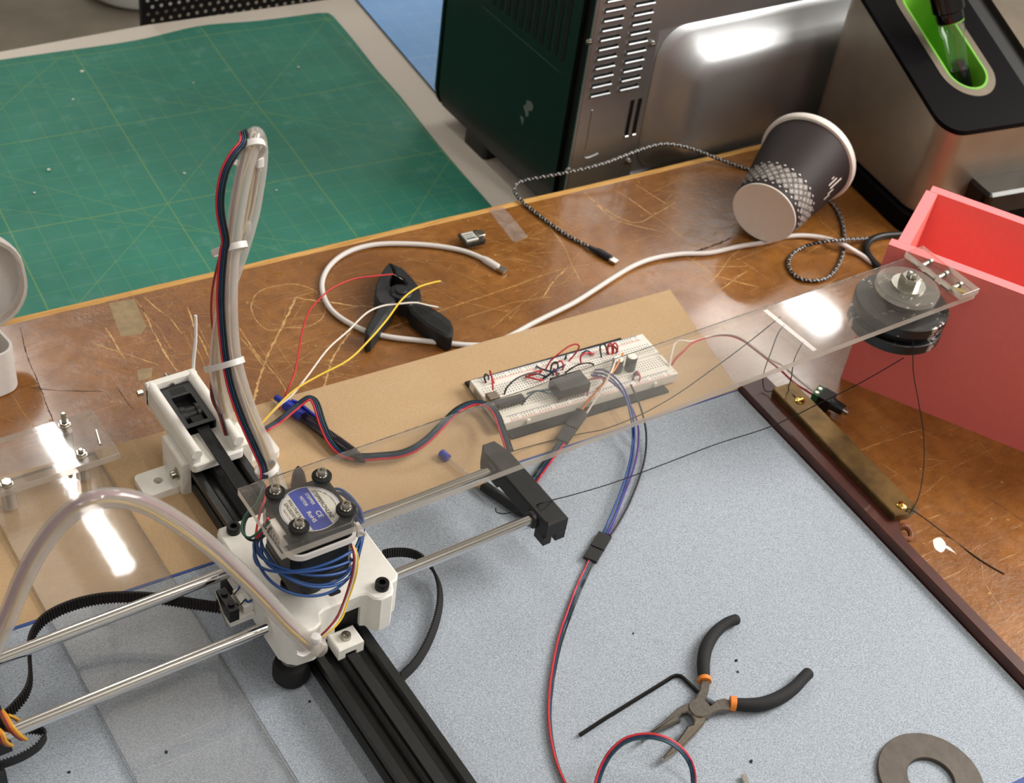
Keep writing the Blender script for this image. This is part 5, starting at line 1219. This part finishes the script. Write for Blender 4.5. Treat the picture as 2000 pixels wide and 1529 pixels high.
JW = [
 ([(949, 747, z), (946, 738, z + 4), (948, 731, z + 6), (953, 733, z + 5), (955, 740, z)], 'wire_black', 'black hook wire at the left end of the breadboard'),
 ([(963, 762, z + 4), (962, 750, z + 8), (960, 735, z + 12), (957, 724, z + 16), (960, 735, z + 10), (965, 748, z)], 'wire_red', 'upright red loop beside the square button'),
 ([(985, 770, z), (990, 757, z + 6), (1005, 742, z + 9), (1025, 732, z + 9), (1045, 729, z + 7), (1062, 734, z + 3), (1068, 737, z)], 'wire_black', 'black wire arching from the button toward the middle'),
 ([(1028, 737, z), (1028, 731, z + 3), (1040, 728, z + 5), (1058, 723, z + 6), (1052, 729, z + 4), (1030, 735, z + 3), (1050, 741, z + 4), (1062, 742, z)], 'wire_red', 'flat red loop left of the wire tangle'),
 ([(1066, 721, z), (1075, 705, z + 7), (1090, 692, z + 13), (1110, 677, z + 17), (1125, 672, z + 18), (1131, 677, z + 16), (1124, 690, z + 8), (1111, 705, z)], 'wire_red', 'tallest red loop over the breadboard back edge'),
 ([(1048, 715, z), (1056, 720, z + 4), (1070, 724, z + 6), (1085, 726, z + 5), (1092, 731, z)], 'wire_teal', 'teal wire left in the tangle'),
 ([(1075, 727, z), (1078, 712, z + 6), (1086, 707, z + 8), (1090, 715, z + 6), (1085, 727, z)], 'wire_black', 'black ring of wire in the tangle'),
 ([(1085, 710, z), (1095, 705, z + 6), (1100, 712, z + 6), (1099, 722, z)], 'wire_red', 'small red ring of wire in the tangle'),
 ([(1080, 733, z), (1082, 720, z + 6), (1088, 733, z + 5), (1090, 740, z)], 'wire_dark_red', 'dark red kinked wire in the tangle'),
 ([(1060, 740, z), (1072, 732, z + 5), (1086, 722, z + 8), (1097, 716, z + 5), (1104, 712, z)], 'wire_navy', 'navy wire running through the tangle'),
 ([(1104, 728, z), (1115, 720, z + 6), (1130, 712, z + 8), (1145, 709, z + 7), (1156, 710, z + 3), (1160, 714, z)], 'wire_black', 'black wire arching right of the tangle'),
 ([(1103, 702, z), (1106, 694, z + 4), (1105, 701, z)], 'wire_teal', 'short teal link behind the tangle'),
 ([(1135, 710, z), (1134, 697, z + 6), (1142, 690, z + 8), (1155, 690, z + 6), (1160, 692, z)], 'wire_red', 'red curl before the right cluster'),
 ([(1137, 690, z), (1146, 685, z + 5), (1155, 690, z + 2), (1152, 692, z)], 'wire_navy', 'navy link behind the red curl'),
 ([(1175, 698, z), (1172, 682, z + 8), (1174, 673, z + 11), (1182, 674, z + 8), (1186, 690, z)], 'wire_black', 'black staple wire of the right cluster'),
 ([(1188, 692, z), (1187, 677, z + 9), (1192, 671, z + 12), (1198, 676, z + 9), (1198, 690, z)], 'wire_red', 'leftmost red staple of the right cluster'),
 ([(1196, 692, z), (1196, 676, z + 9), (1202, 670, z + 12), (1206, 677, z + 8), (1206, 688, z)], 'wire_red', 'rightmost red staple of the right cluster'),
 ([(1189, 690, z), (1185, 680, z + 6), (1196, 675, z + 8), (1204, 682, z + 5), (1203, 690, z)], 'wire_dark_red', 'low dark red staple crossing the right cluster'),
 ([(1020, 790, z), (1028, 778, z + 5), (1045, 765, z + 8), (1065, 762, z + 8), (1085, 758, z + 5), (1095, 752, z)], 'wire_teal', 'teal wire running below the driver module'),
 ([(1030, 768, z), (1050, 763, z + 6), (1075, 768, z + 7), (1095, 762, z + 3), (1100, 757, z)], 'wire_gray', 'grey green wire crossing the teal one'),
 ([(1125, 774, z), (1128, 757, z + 7), (1138, 746, z + 10), (1146, 750, z + 8), (1148, 766, z + 3), (1147, 772, z)], 'wire_red', 'red loop right of the driver module'),
 ([(1127, 772, z), (1135, 752, z + 8), (1155, 740, z + 12), (1176, 739, z + 12), (1178, 748, z + 8), (1165, 760, z)], 'wire_dark_red', 'long dark red loop right of the driver module'),
 ([(1118, 770, z), (1112, 758, z + 5), (1118, 746, z + 8), (1125, 744, z)], 'wire_navy', 'navy loop at the driver module corner'),
 ([(1240, 735, z), (1244, 725, z + 4), (1250, 735, z + 4), (1248, 744, z)], 'wire_red', 'little red loop beneath the capacitors'),
 ([(1236, 742, z), (1240, 727, z + 5), (1246, 733, z)], 'wire_navy', 'little navy loop beneath the capacitors'),
]
for P, mt, lb in JW: wire(P, .72, 'jumper_wire', mt, lb, 'wire', 'jumper wires on the breadboard', k=5, n=6)
# orange and white leads to the first connector
wire([(1217, 690, z + 6), (1212, 700, z + 12), (1200, 722, z + 14), (1175, 752, z + 8), (1150, 782, z), (1137, 800, z - 4)], .8, 'lead_wire', 'wire_orange', 'orange lead running from the breadboard to the black connector', 'wire')
wire([(1205, 692, z + 6), (1203, 702, z + 12), (1193, 728, z + 14), (1172, 766, z + 7), (1152, 797, z - 1), (1145, 808, z - 4)], .8, 'lead_wire', 'wire_white', 'white lead beside the orange one, entering the black connector', 'wire')
def connector(p0, p1, zc_, wd, label, name='pin_connector'):
    a_, b_ = at(*p0, zc_), at(*p1, zc_); d = (b_ - a_).normalized(); L_ = (b_ - a_).length; n_ = Vector((-d.y, d.x, 0))
    Mx = Matrix(((d.x, n_.x, 0, a_.x), (d.y, n_.y, 0, a_.y), (0, 0, 1, 0), (0, 0, 0, 1)))
    t_ = thing(name, label, 'connector', (a_ + b_) / 2 - Vector((0, 0, 1.4)))
    b = MB(Mx); b.box(0, -wd / 2, zc_ - 1.3, L_ * .54, wd / 2, zc_ + 1.3, .25); b.build('plug_housing', 'black_plastic', t_)
    b = MB(Mx); b.box(L_ * .58, -wd / 2, zc_ - 1.3, L_, wd / 2, zc_ + 1.3, .25); b.build('socket_housing', 'black_plastic', t_)
    for k in range(4):
        y_ = -wd / 2 + wd * (k + .5) / 4; b = MB(Mx); b.box(L_ * .53, y_ - .32, zc_ - .3, L_ * .59, y_ + .32, zc_ + .35); b.build('pin', 'nickel', t_)
    return t_, Mx, L_
connector((1138, 803), (1096, 862), 6.2, 10.4, 'black four-pin connector under the arm, joined to orange and white leads')
b_, Mx, L_ = connector((1182, 1044), (1152, 1094), 3, 10.4, 'black four-pin connector on the felt, joined to blue wires')
rp = crv(pts([(1100, 858, 6), (1085, 880, 5), (1066, 905, 4), (1050, 928, 3), (1036, 948, 2), (1020, 965, 1.5)]), 6)
rb3 = thing('ribbon_cable', 'short ribbon cable running from the connector beneath the rod end block', 'cable', rp[10])
rib(rp, (-2.4, -.8, .8, 2.4), .85, 'strand', ('wire_red', 'wire_navy', 'wire_teal', 'wire_black'), rb3)
# blue and purple leads from breadboard to second connector
for P, mt, lb in (([(1163, 722, z), (1180, 723, z + 9), (1202, 738, z + 14), (1220, 762, z + 12), (1232, 795, z + 6), (1239, 835, z + 1), (1237, 880, 4), (1228, 925, 3), (1213, 975, 3), (1195, 1020, 3), (1184, 1042, 3)], 'wire_blue', 'bright blue lead curving from the breadboard to the felt connector'),
                  ([(1160, 728, z), (1182, 732, z + 7), (1205, 750, z + 12), (1222, 778, z + 10), (1231, 810, z + 4), (1236, 850, 6), (1232, 890, 3.5), (1222, 930, 2.5), (1206, 975, 2.5), (1188, 1018, 2.5), (1178, 1042, 3)], 'wire_coil', 'second blue lead just left of the bright blue one'),
                  ([(1155, 732, z), (1185, 740, z + 6), (1212, 762, z + 10), (1232, 792, z + 6), (1246, 830, z), (1246, 875, 3), (1236, 920, 2.5), (1218, 968, 2.5), (1202, 1010, 3), (1189, 1044, 3)], 'wire_purple', 'purple lead between the blue and black leads'),
                  ([(1232, 752, z + 2), (1243, 775, z + 6), (1254, 805, z + 2), (1262, 845, 6), (1260, 890, 2.5), (1248, 935, 2), (1228, 985, 2), (1208, 1022, 2.5), (1192, 1046, 3)], 'wire_black', 'black lead outermost of the curving bundle')):
    dz = {'wire_blue': 2.2, 'wire_coil': 4.4, 'wire_purple': 0, 'wire_black': 0}[mt]; P = [(x, y, zz + (dz if 1 < i < len(P) - 1 else 0)) for i, (x, y, zz) in enumerate(P)]
    wire(P, .8, 'lead_wire', mt, lb, 'wire', 'leads to the felt connector')
rp = crv(pts([(1157, 1090, 3), (1150, 1105, 2), (1130, 1148, 1.6), (1110, 1200, 1.6), (1092, 1255, 1.6), (1079, 1320, 1.6), (1073, 1380, 1.6), (1076, 1435, 1.6), (1088, 1490, 1.6), (1110, 1540, 1.6), (1135, 1580, 1.6)]), 7)
rb4 = thing('ribbon_cable', 'long red, navy and teal ribbon cable crossing the open felt', 'cable', rp[20])
rib(rp, (-1.8, -.6, .5, 1.5), .85, 'strand', ('wire_red', 'wire_navy', 'wire_teal', 'wire_black')[::-1], rb4, twist=lambda u_: Vector((.9 * min(1, u_ * 2), -.25 * u_, 1 - .55 * min(1, u_ * 1.6))))
rp = crv(pts([(1160, 1560, 2), (1172, 1510, 10), (1192, 1472, 18), (1222, 1446, 24), (1262, 1437, 27), (1302, 1445, 27), (1332, 1466, 22), (1350, 1495, 14), (1355, 1530, 6), (1352, 1570, 2)]), 8)
rb5 = thing('ribbon_cable', 'arched red and navy ribbon cable hooping over the plier tips', 'cable', rp[0])
rib(rp, (-1.3, 0, 1.2), .9, 'strand', ('wire_red', 'wire_navy', 'wire_teal'), rb5, twist=lambda u_: Vector((.1, -.5, .85)))

# power adapter with red and white leads
a_, b_ = at(1590, 769, 3), at(1647, 801, 1.5); d = (b_ - a_).normalized(); L_ = (b_ - a_).length
da = thing('barrel_adapter', 'green and black barrel jack adapter beside the brass bar', 'connector', (a_ + b_) / 2 - Vector((0, 0, 9)))
b = MB(); b.tube([a_, a_ + d * L_ * .2], 1, 4, sq=(5.6, 7.2), up=Vector((0, 0, 1))); b.build('terminal_block', 'green_term', da)
for s2 in (-1, 1): c = a_ + d * L_ * .1 + Vector((-d.y, d.x, 0)) * 3.2 * s2; b = MB(); b.cyl(c + Vector((0, 0, 3.5)), c + Vector((0, 0, 5.8)), 1.7, n=12); b.build('clamp_screw', 'nickel', da)
b = MB(); b.tube([a_ + d * L_ * .2, a_ + d * L_ * .6], 1, 4, sq=(6, 7.4), up=Vector((0, 0, 1))); b.tube([a_ + d * L_ * .6, a_ + d * L_ * .68, a_ + d * L_], [6.2, 5.2, 4.8], 20); b.build('housing', 'black_plastic', da)
b = MB(); b.cyl(b_, b_ + d * 4.5, 2.7, n=18); b.build('jack', 'nickel', da)
for P, mt, lb in (([(1307, 716, z), (1312, 690, z + 7), (1318, 671, z + 11), (1330, 665, z + 12), (1350, 667, z + 10), (1375, 660, z + 8), (1400, 653, z + 9), (1428, 653, z + 9), (1450, 661, z + 7), (1475, 680, z + 5), (1505, 702, z + 3), (1530, 715, z), (1555, 738, 6), (1588, 764, 4)], 'wire_white', 'white lead from the breadboard to the barrel jack adapter'),
                  ([(1312, 713, z), (1320, 700, z + 5), (1335, 686, z + 9), (1352, 670, z + 11), (1375, 661, z + 8), (1400, 655, z + 7), (1428, 656, z + 7), (1452, 666, z + 5), (1476, 684, z + 3), (1505, 707, z + 1), (1528, 726, 7), (1552, 748, 4), (1586, 770, 2)], 'wire_red', 'red lead from the breadboard to the barrel jack adapter')):
    wire(P, .85, 'lead_wire', mt, lb, 'wire')

# black sewing threads
for P, lb in (([(968, 992, 6), (970, 1000, 5), (985, 1003, 10), (1010, 998, 30), (1050, 985, 54), (1076, 977, 54.5), (1120, 966, 40), (1200, 942, 22), (1300, 905, 12), (1400, 867, 12), (1505, 833, 20), (1600, 788, 40), (1680, 748, 66), (1765, 699, 92)], 'black thread stretched from the rod end block to the weights'),
              ([(1784, 650, 112), (1783, 700, 96), (1785, 735, 80), (1795, 790, 60), (1803, 840, 42), (1805, 900, 28), (1797, 960, 20), (1785, 990, 16), (1776, 1002, 14), (1770, 997, 15), (1776, 994, 16), (1800, 1008, 14), (1845, 1042, -6.5), (1900, 1083, -7.4), (1930, 1103, -7.4), (1962, 1121, -7.4)], 'black thread hanging from the weights to the brass bar and table'),
              ([(1525, 618, 122), (1460, 670, 100), (1400, 715, 80), (1330, 765, 55), (1280, 795, 35), (1240, 815, 20), (1180, 838, 8), (1120, 850, 2), (1040, 870, 2), (990, 885, 14)], 'black thread running under the arm above the breadboard end'),
              ([(1535, 632, 122), (1520, 650, 100), (1505, 690, 70), (1494, 720, 30), (1490, 745, 15), (1496, 764, 10), (1516, 762, 14.2)], 'black thread dropping under the arm to the brass bar end'),
              ([(1570, 665, 122), (1552, 700, 80), (1545, 740, 40), (1540, 760, 16), (1552, 774, 15), (1562, 783, 16)], 'black thread tied to the far brass screw')):
    wire(P, .42, 'thread', 'thread', lb, 'thread', k=6, n=6)

# ------------------------------------------------------------------ blue wire coil and sensor wires on the motor
ct = thing('wire_coil', 'loose coil of blue wire wound round the black motor', 'wire', (MX, MY, 60))
for rx, ry, zf, zbk, ph, ox, oy in ((32, 29, 93, 97, 0, 1, 0), (31.5, 28.5, 88, 99, .2, 2, 1), (33, 29, 96, 94, -.15, 0, 0), (32.5, 29.5, 86, 102, .1, 1, 0), (31, 28, 99, 101, -.3, 1, 0), (34, 29.5, 83, 94, .25, -1, 0)):
    L = []
    for k in range(20):
        a_ = 2 * math.pi * k / 20
        zz = (zf + zbk) / 2 + (zbk - zf) / 2 * math.sin(a_ + ph) + 5 * math.sin(2 * a_ + ph * 6) + (8 if math.cos(a_) > .6 else 0)
        L.append(MM @ Vector((ox + rx * math.cos(a_) * (1 + .04 * math.sin(3 * a_ + ph * 9)), oy + ry * math.sin(a_), zz)))
    b = MB(); b.tube(crv(L, 5, closed=True), .95, 8, closed=True); b.build('loop', 'wire_coil', ct, smooth=60)
for off, mt, lb in ((0, 'wire_dark_red', 'red sensor wire from the motor zip tie down to the tube end'), (1, 'wire_white', 'white sensor wire between the red and yellow ones'), (2, 'wire_yellow', 'yellow sensor wire from the motor zip tie down to the tube end')):
    o_ = off * 4
    wire([(686 + o_ * .3, 1063, 'y', -16), (691 + o_ * .9, 1085, 'y', -20), (689 + o_, 1115, 'y', -23), (681 + o_, 1145, 'y', -24), (671 + o_ * .9, 1175, 'y', -26), (658 + o_ * 1.3, 1205, 'y', -30), (640 + o_ * 1.2, 1228, 'y', -33), (620 + o_ * .5, 1247, 'y', -33)], .68, 'sensor_wire', mt, lb, 'wire')
for P, mt, lb in (([(527, 1018, 'y', 2), (510, 1035, 'y', 4), (488, 1050, 'y', 8), (474, 1040, 'y', 14), (474, 1018, 'y', 22), (486, 998, 'y', 32), (500, 985, 'y', 45), (514, 950, 'y', 80)], 'wire_green', 'green motor wire looping left of the connector'),
                  ([(530, 1030, 'y', 0), (512, 1050, 'y', 2), (492, 1055, 'y', 6), (478, 1045, 'y', 12), (478, 1022, 'y', 20), (490, 1000, 'y', 30), (504, 984, 'y', 45), (518, 950, 'y', 80)], 'wire_black', 'black motor wire looping left of the connector'),
                  ([(524, 1012, 'y', 4), (512, 1038, 'y', 6), (500, 1047, 'y', 9), (508, 1000, 'y', 24), (517, 975, 'y', 50), (520, 950, 'y', 82)], 'wire_red', 'red motor wire by the white connector')):
    wire(P, .8, 'motor_wire', mt, lb, 'wire')

# ------------------------------------------------------------------ toothed belt ends
def belt(name, P, w_, mt, label, inner=1, n=150, up=Vector((0, 0, 1))):
    C_ = crv(pts(P), 14); L = [0]
    for a_, b_ in zip(C_[:-1], C_[1:]): L.append(L[-1] + (b_ - a_).length)
    n = int(L[-1] / 1.0); Q = []; j = 0
    for i in range(n + 1):
        s_ = L[-1] * i / n
        while j < len(C_) - 2 and L[j + 1] < s_: j += 1
        Q.append(C_[j] + (C_[j + 1] - C_[j]) * ((s_ - L[j]) / max(L[j + 1] - L[j], 1e-9)))
    t_ = thing(name, label, 'belt', Q[n // 2]); V = []; F = []; TV = MB()
    for i, c_ in enumerate(Q):
        tg = (Q[min(i + 1, n)] - Q[max(i - 1, 0)]).normalized(); sd = tg.cross(up).normalized(); u2 = sd.cross(tg).normalized()
        for a_, b_ in ((-.5, -.5), (.5, -.5), (.5, .5), (-.5, .5)): V.append(c_ + sd * a_ * 1.1 + u2 * b_ * w_)
        if i % 2 == 0 and i < n:
            o_ = sd * inner * .5; TV.add([c_ + o_ + u2 * w_ * k + tg * e_ * .55 + sd * inner * h_ for k in (-.5, .5) for e_, h_ in ((-1, 0), (1, 0), (.6, .95), (-.6, .95))], [[0, 1, 2, 3], [7, 6, 5, 4], [0, 4, 5, 1], [1, 5, 6, 2], [2, 6, 7, 3], [3, 7, 4, 0]])
    for i in range(n):
        for k in range(4): F.append([i * 4 + k, i * 4 + (k + 1) % 4, i * 4 + 4 + (k + 1) % 4, i * 4 + 4 + k])
    F += [[3, 2, 1, 0], [n * 4 + k for k in range(4)]]
    b = MB(); b.add(V, F); b.build('band', mt, t_, smooth=40); tag(TV.build('teeth', mt, t_, smooth=0), kind='stuff')
zq = 34
belt('timing_belt', [(503, 1190, zq), (470, 1189, zq), (430, 1186, zq), (380, 1179, zq), (330, 1171, zq), (280, 1166, zq), (220, 1166, zq), (170, 1173, zq), (125, 1187, zq), (88, 1207, zq), (66, 1232, zq), (56, 1260, zq), (57, 1295, zq), (58, 1325, zq), (50, 1352, zq), (30, 1378, zq), (5, 1400, zq), (-40, 1425, zq)], 9.5, 'belt_brown', 'brown toothed belt looping left from the carriage behind the rods', inner=-1)
belt('timing_belt', [(748, 1083, 22), (765, 1079, 20), (795, 1079, 16), (822, 1088, 13), (845, 1110, 10), (858, 1140, 8), (860, 1175, 7), (852, 1215, 6), (835, 1258, 5), (812, 1295, 4.5), (785, 1322, 4)], 6.4, 'belt_black', 'thin black toothed belt looping right of the carriage onto the felt', inner=1, up=Vector((-.3, .45, .85)))
belt('timing_belt', [(-30, 1412, 36), (20, 1425, 36), (60, 1424, 36), (84, 1428, 34), (88, 1440, 32), (75, 1458, 31), (50, 1475, 30), (20, 1488, 30), (-20, 1500, 30)], 6.5, 'belt_black', 'black toothed belt end at the lower left, beneath the near rod', inner=1)
# servo leads wound over the near rod at far left
so = thing('servo_leads', 'orange, yellow and brown servo leads wrapped over the near rod at lower left', 'wire', (-215, -10, 30))
for i, (mt, o_) in enumerate((('wire_orange', 0), ('wire_ochre', 4), ('wire_dark_red', -4), ('wire_brown', -7))):
    wire([(-20 + o_ * .3, 1370, 30), (0 + o_ * .5, 1385, 50), (10 + o_, 1400, 55), (22 + o_, 1420, 54), (35 + o_, 1435, 47), (48 + o_, 1444, 38)], .95, 'strand', mt, parent=so)
    wire([(-20 + o_ * .3, 1410, 50), (0 + o_, 1430, 56), (8 + o_, 1448, 50), (20 + o_, 1456, 40)], .95, 'strand', mt, parent=so)
    if i < 2: wire([(12 + o_, 1396, 38), (28 + o_, 1403, 34), (38 + o_, 1412, 30)], .95, 'strand', mt, parent=so)
b = MB(); p = at(-30, 1430, 30); b.box(p.x - 30, p.y - 14, 22, p.x + 10.5, p.y + 12, 54, 1); p2 = at(-10, 1500, 25); b.box(p2.x - 18, p2.y - 8, 18, p2.x + 4, p2.y + 5, 30, 1)
tag(b.build('left_end_block', 'black_print'), 'black plastic block at the lower left edge carrying the near rod', 'bracket')

# ------------------------------------------------------------------ tools on the felt
def pp(L, z_): return poly(L, z_, 1100, 1180, 3.7037)
pl = thing('needle_nose_pliers', 'open needle-nose pliers with black foam grips and orange collars', 'pliers', at(1365, 1385, 0))
def grip(L, R, nm): b = MB(); b.tube(crv(pp(L, 5), 5), R, 18); return b.build(nm, 'foam_grip', pl, smooth=60)
def rad(n, r0_, r1_): return [r0_ + (r1_ - r0_) * i / (n - 1) for i in range(n)]
def grip2(L, name, rr):
    C_ = crv(pp(L, 5), 6); n = len(C_); R = [rr * (.88 + .16 * math.sin(math.pi * min(1, i / (n * .75)))) for i in range(n)]
    R[-1] = rr * .45; R[-2] = rr * .75; R[-3] = rr * .88
    b = MB(); b.tube(C_, R, 18); return b.build(name, 'foam_grip', pl, smooth=60)
grip2([(1022, 548), (1015, 480), (1016, 400), (1032, 320), (1070, 245), (1125, 180), (1195, 130), (1272, 105)], 'grip', 4.4)
grip2([(1250, 722), (1330, 728), (1420, 724), (1510, 700), (1600, 655), (1680, 595), (1740, 530), (1785, 487)], 'grip', 4.6)
b = MB(); b.tube(pp([(1024, 562), (1021, 535)], 5), 4.5, 20); b.build('collar', 'orange', pl); b = MB(); b.tube(pp([(1205, 715), (1248, 721)], 5), 4.9, 20); b.build('collar', 'orange', pl)
MB().prism(pp([(1003, 545), (1056, 552), (1060, 590), (1050, 640), (1030, 690), (1055, 745), (1040, 790), (985, 800), (930, 770), (915, 715), (960, 670), (985, 625)], 7.5), 3, 7.5, .6, cb=.6).build('tang', 'plier_steel', pl)
MB().prism(pp([(1165, 675), (1205, 690), (1215, 740), (1200, 765), (1130, 765), (1080, 790), (1050, 820), (1000, 800), (1020, 745), (1075, 725), (1110, 690)], 6.6), 2.4, 6.6, .6, cb=.6).build('tang', 'plier_steel', pl)
MB().prism(pp([(925, 710), (960, 745), (945, 800), (905, 775), (860, 785), (838, 815), (850, 835), (700, 900), (600, 962), (572, 985), (570, 972), (640, 905), (740, 830), (830, 745), (880, 718)], 7), 2.2, 7, .8, cb=.6).build('jaw', 'plier_steel', pl)
MB().prism(pp([(1040, 770), (1045, 810), (1020, 860), (960, 930), (880, 1010), (800, 1075), (728, 1118), (712, 1112), (760, 1060), (830, 980), (870, 925), (900, 880), (940, 868), (950, 835), (935, 800), (990, 760)], 7), 2.0, 7, .8, cb=.6).build('jaw', 'plier_tip', pl)
c = pp([(988, 748)], 7.6)[0]; b = MB(); b.lathe([(7.2, 6.8), (7.2, 7.6), (6.8, 8), (.1, 8)], 28, M=Matrix.Translation((c.x, c.y, 0))); b.build('pivot', 'plier_steel', pl)
b = MB(); C_ = pp([(1025, 690), (1085, 720)], 5); D_ = C_[1] - C_[0]; n_ = Vector((-D_.y, D_.x, 0)).normalized(); b.tube([C_[0] + D_ * (k / 60) + n_ * 2 * math.cos(k * .63) + Vector((0, 0, 2 * math.sin(k * .63))) for k in range(61)], .35, 5); b.build('return_spring', 'black_bolt', pl)
C_ = pts([(1133, 1435, 1.6), (1180, 1404, 1.6), (1240, 1367, 1.6), (1300, 1330, 1.6), (1312, 1322, 1.6), (1320, 1319, 1.6), (1329, 1320, 1.6), (1336, 1325, 1.6), (1350, 1339, 1.6), (1363, 1352, 1.6)])
b = MB(); b.tube(C_, 1.45, 6); tag(b.build('hex_key', 'black_bolt', smooth=20), 'black L-shaped hex key tucked beside the pliers', 'hex key')
# large iron washer, fitted through points of its outer and inner rims
def cfit(L, z_):
    Q = np.array([list(at(x, y, z_))[:2] for x, y in L]); A = np.c_[2 * Q, np.ones(len(Q))]; s_ = np.linalg.lstsq(A, (Q ** 2).sum(1), rcond=None)[0]
    return s_[0], s_[1], math.sqrt(s_[2] + s_[0] ** 2 + s_[1] ** 2)
ox, oy, orr = cfit([(1713, 1495), (1740, 1448), (1790, 1429), (1850, 1445), (1895, 1485), (1922, 1527)], 3.2)
ix, iy, ir = cfit([(1772.5, 1505), (1783, 1487), (1804, 1479), (1835, 1489), (1855, 1507), (1864, 1520)], 3.2)
b = MB(Matrix.Translation((ox, oy, 0))); b.lathe([(ir, 0), (orr - .3, 0), (orr, .4), (orr, 2.8), (orr - .5, 3.3), (ir + .4, 3.3), (ir, 2.9), (ir, 0)], 80)
tag(b.build('iron_washer', 'washer_iron'), 'large dull grey iron washer at the lower right on the felt', 'washer')
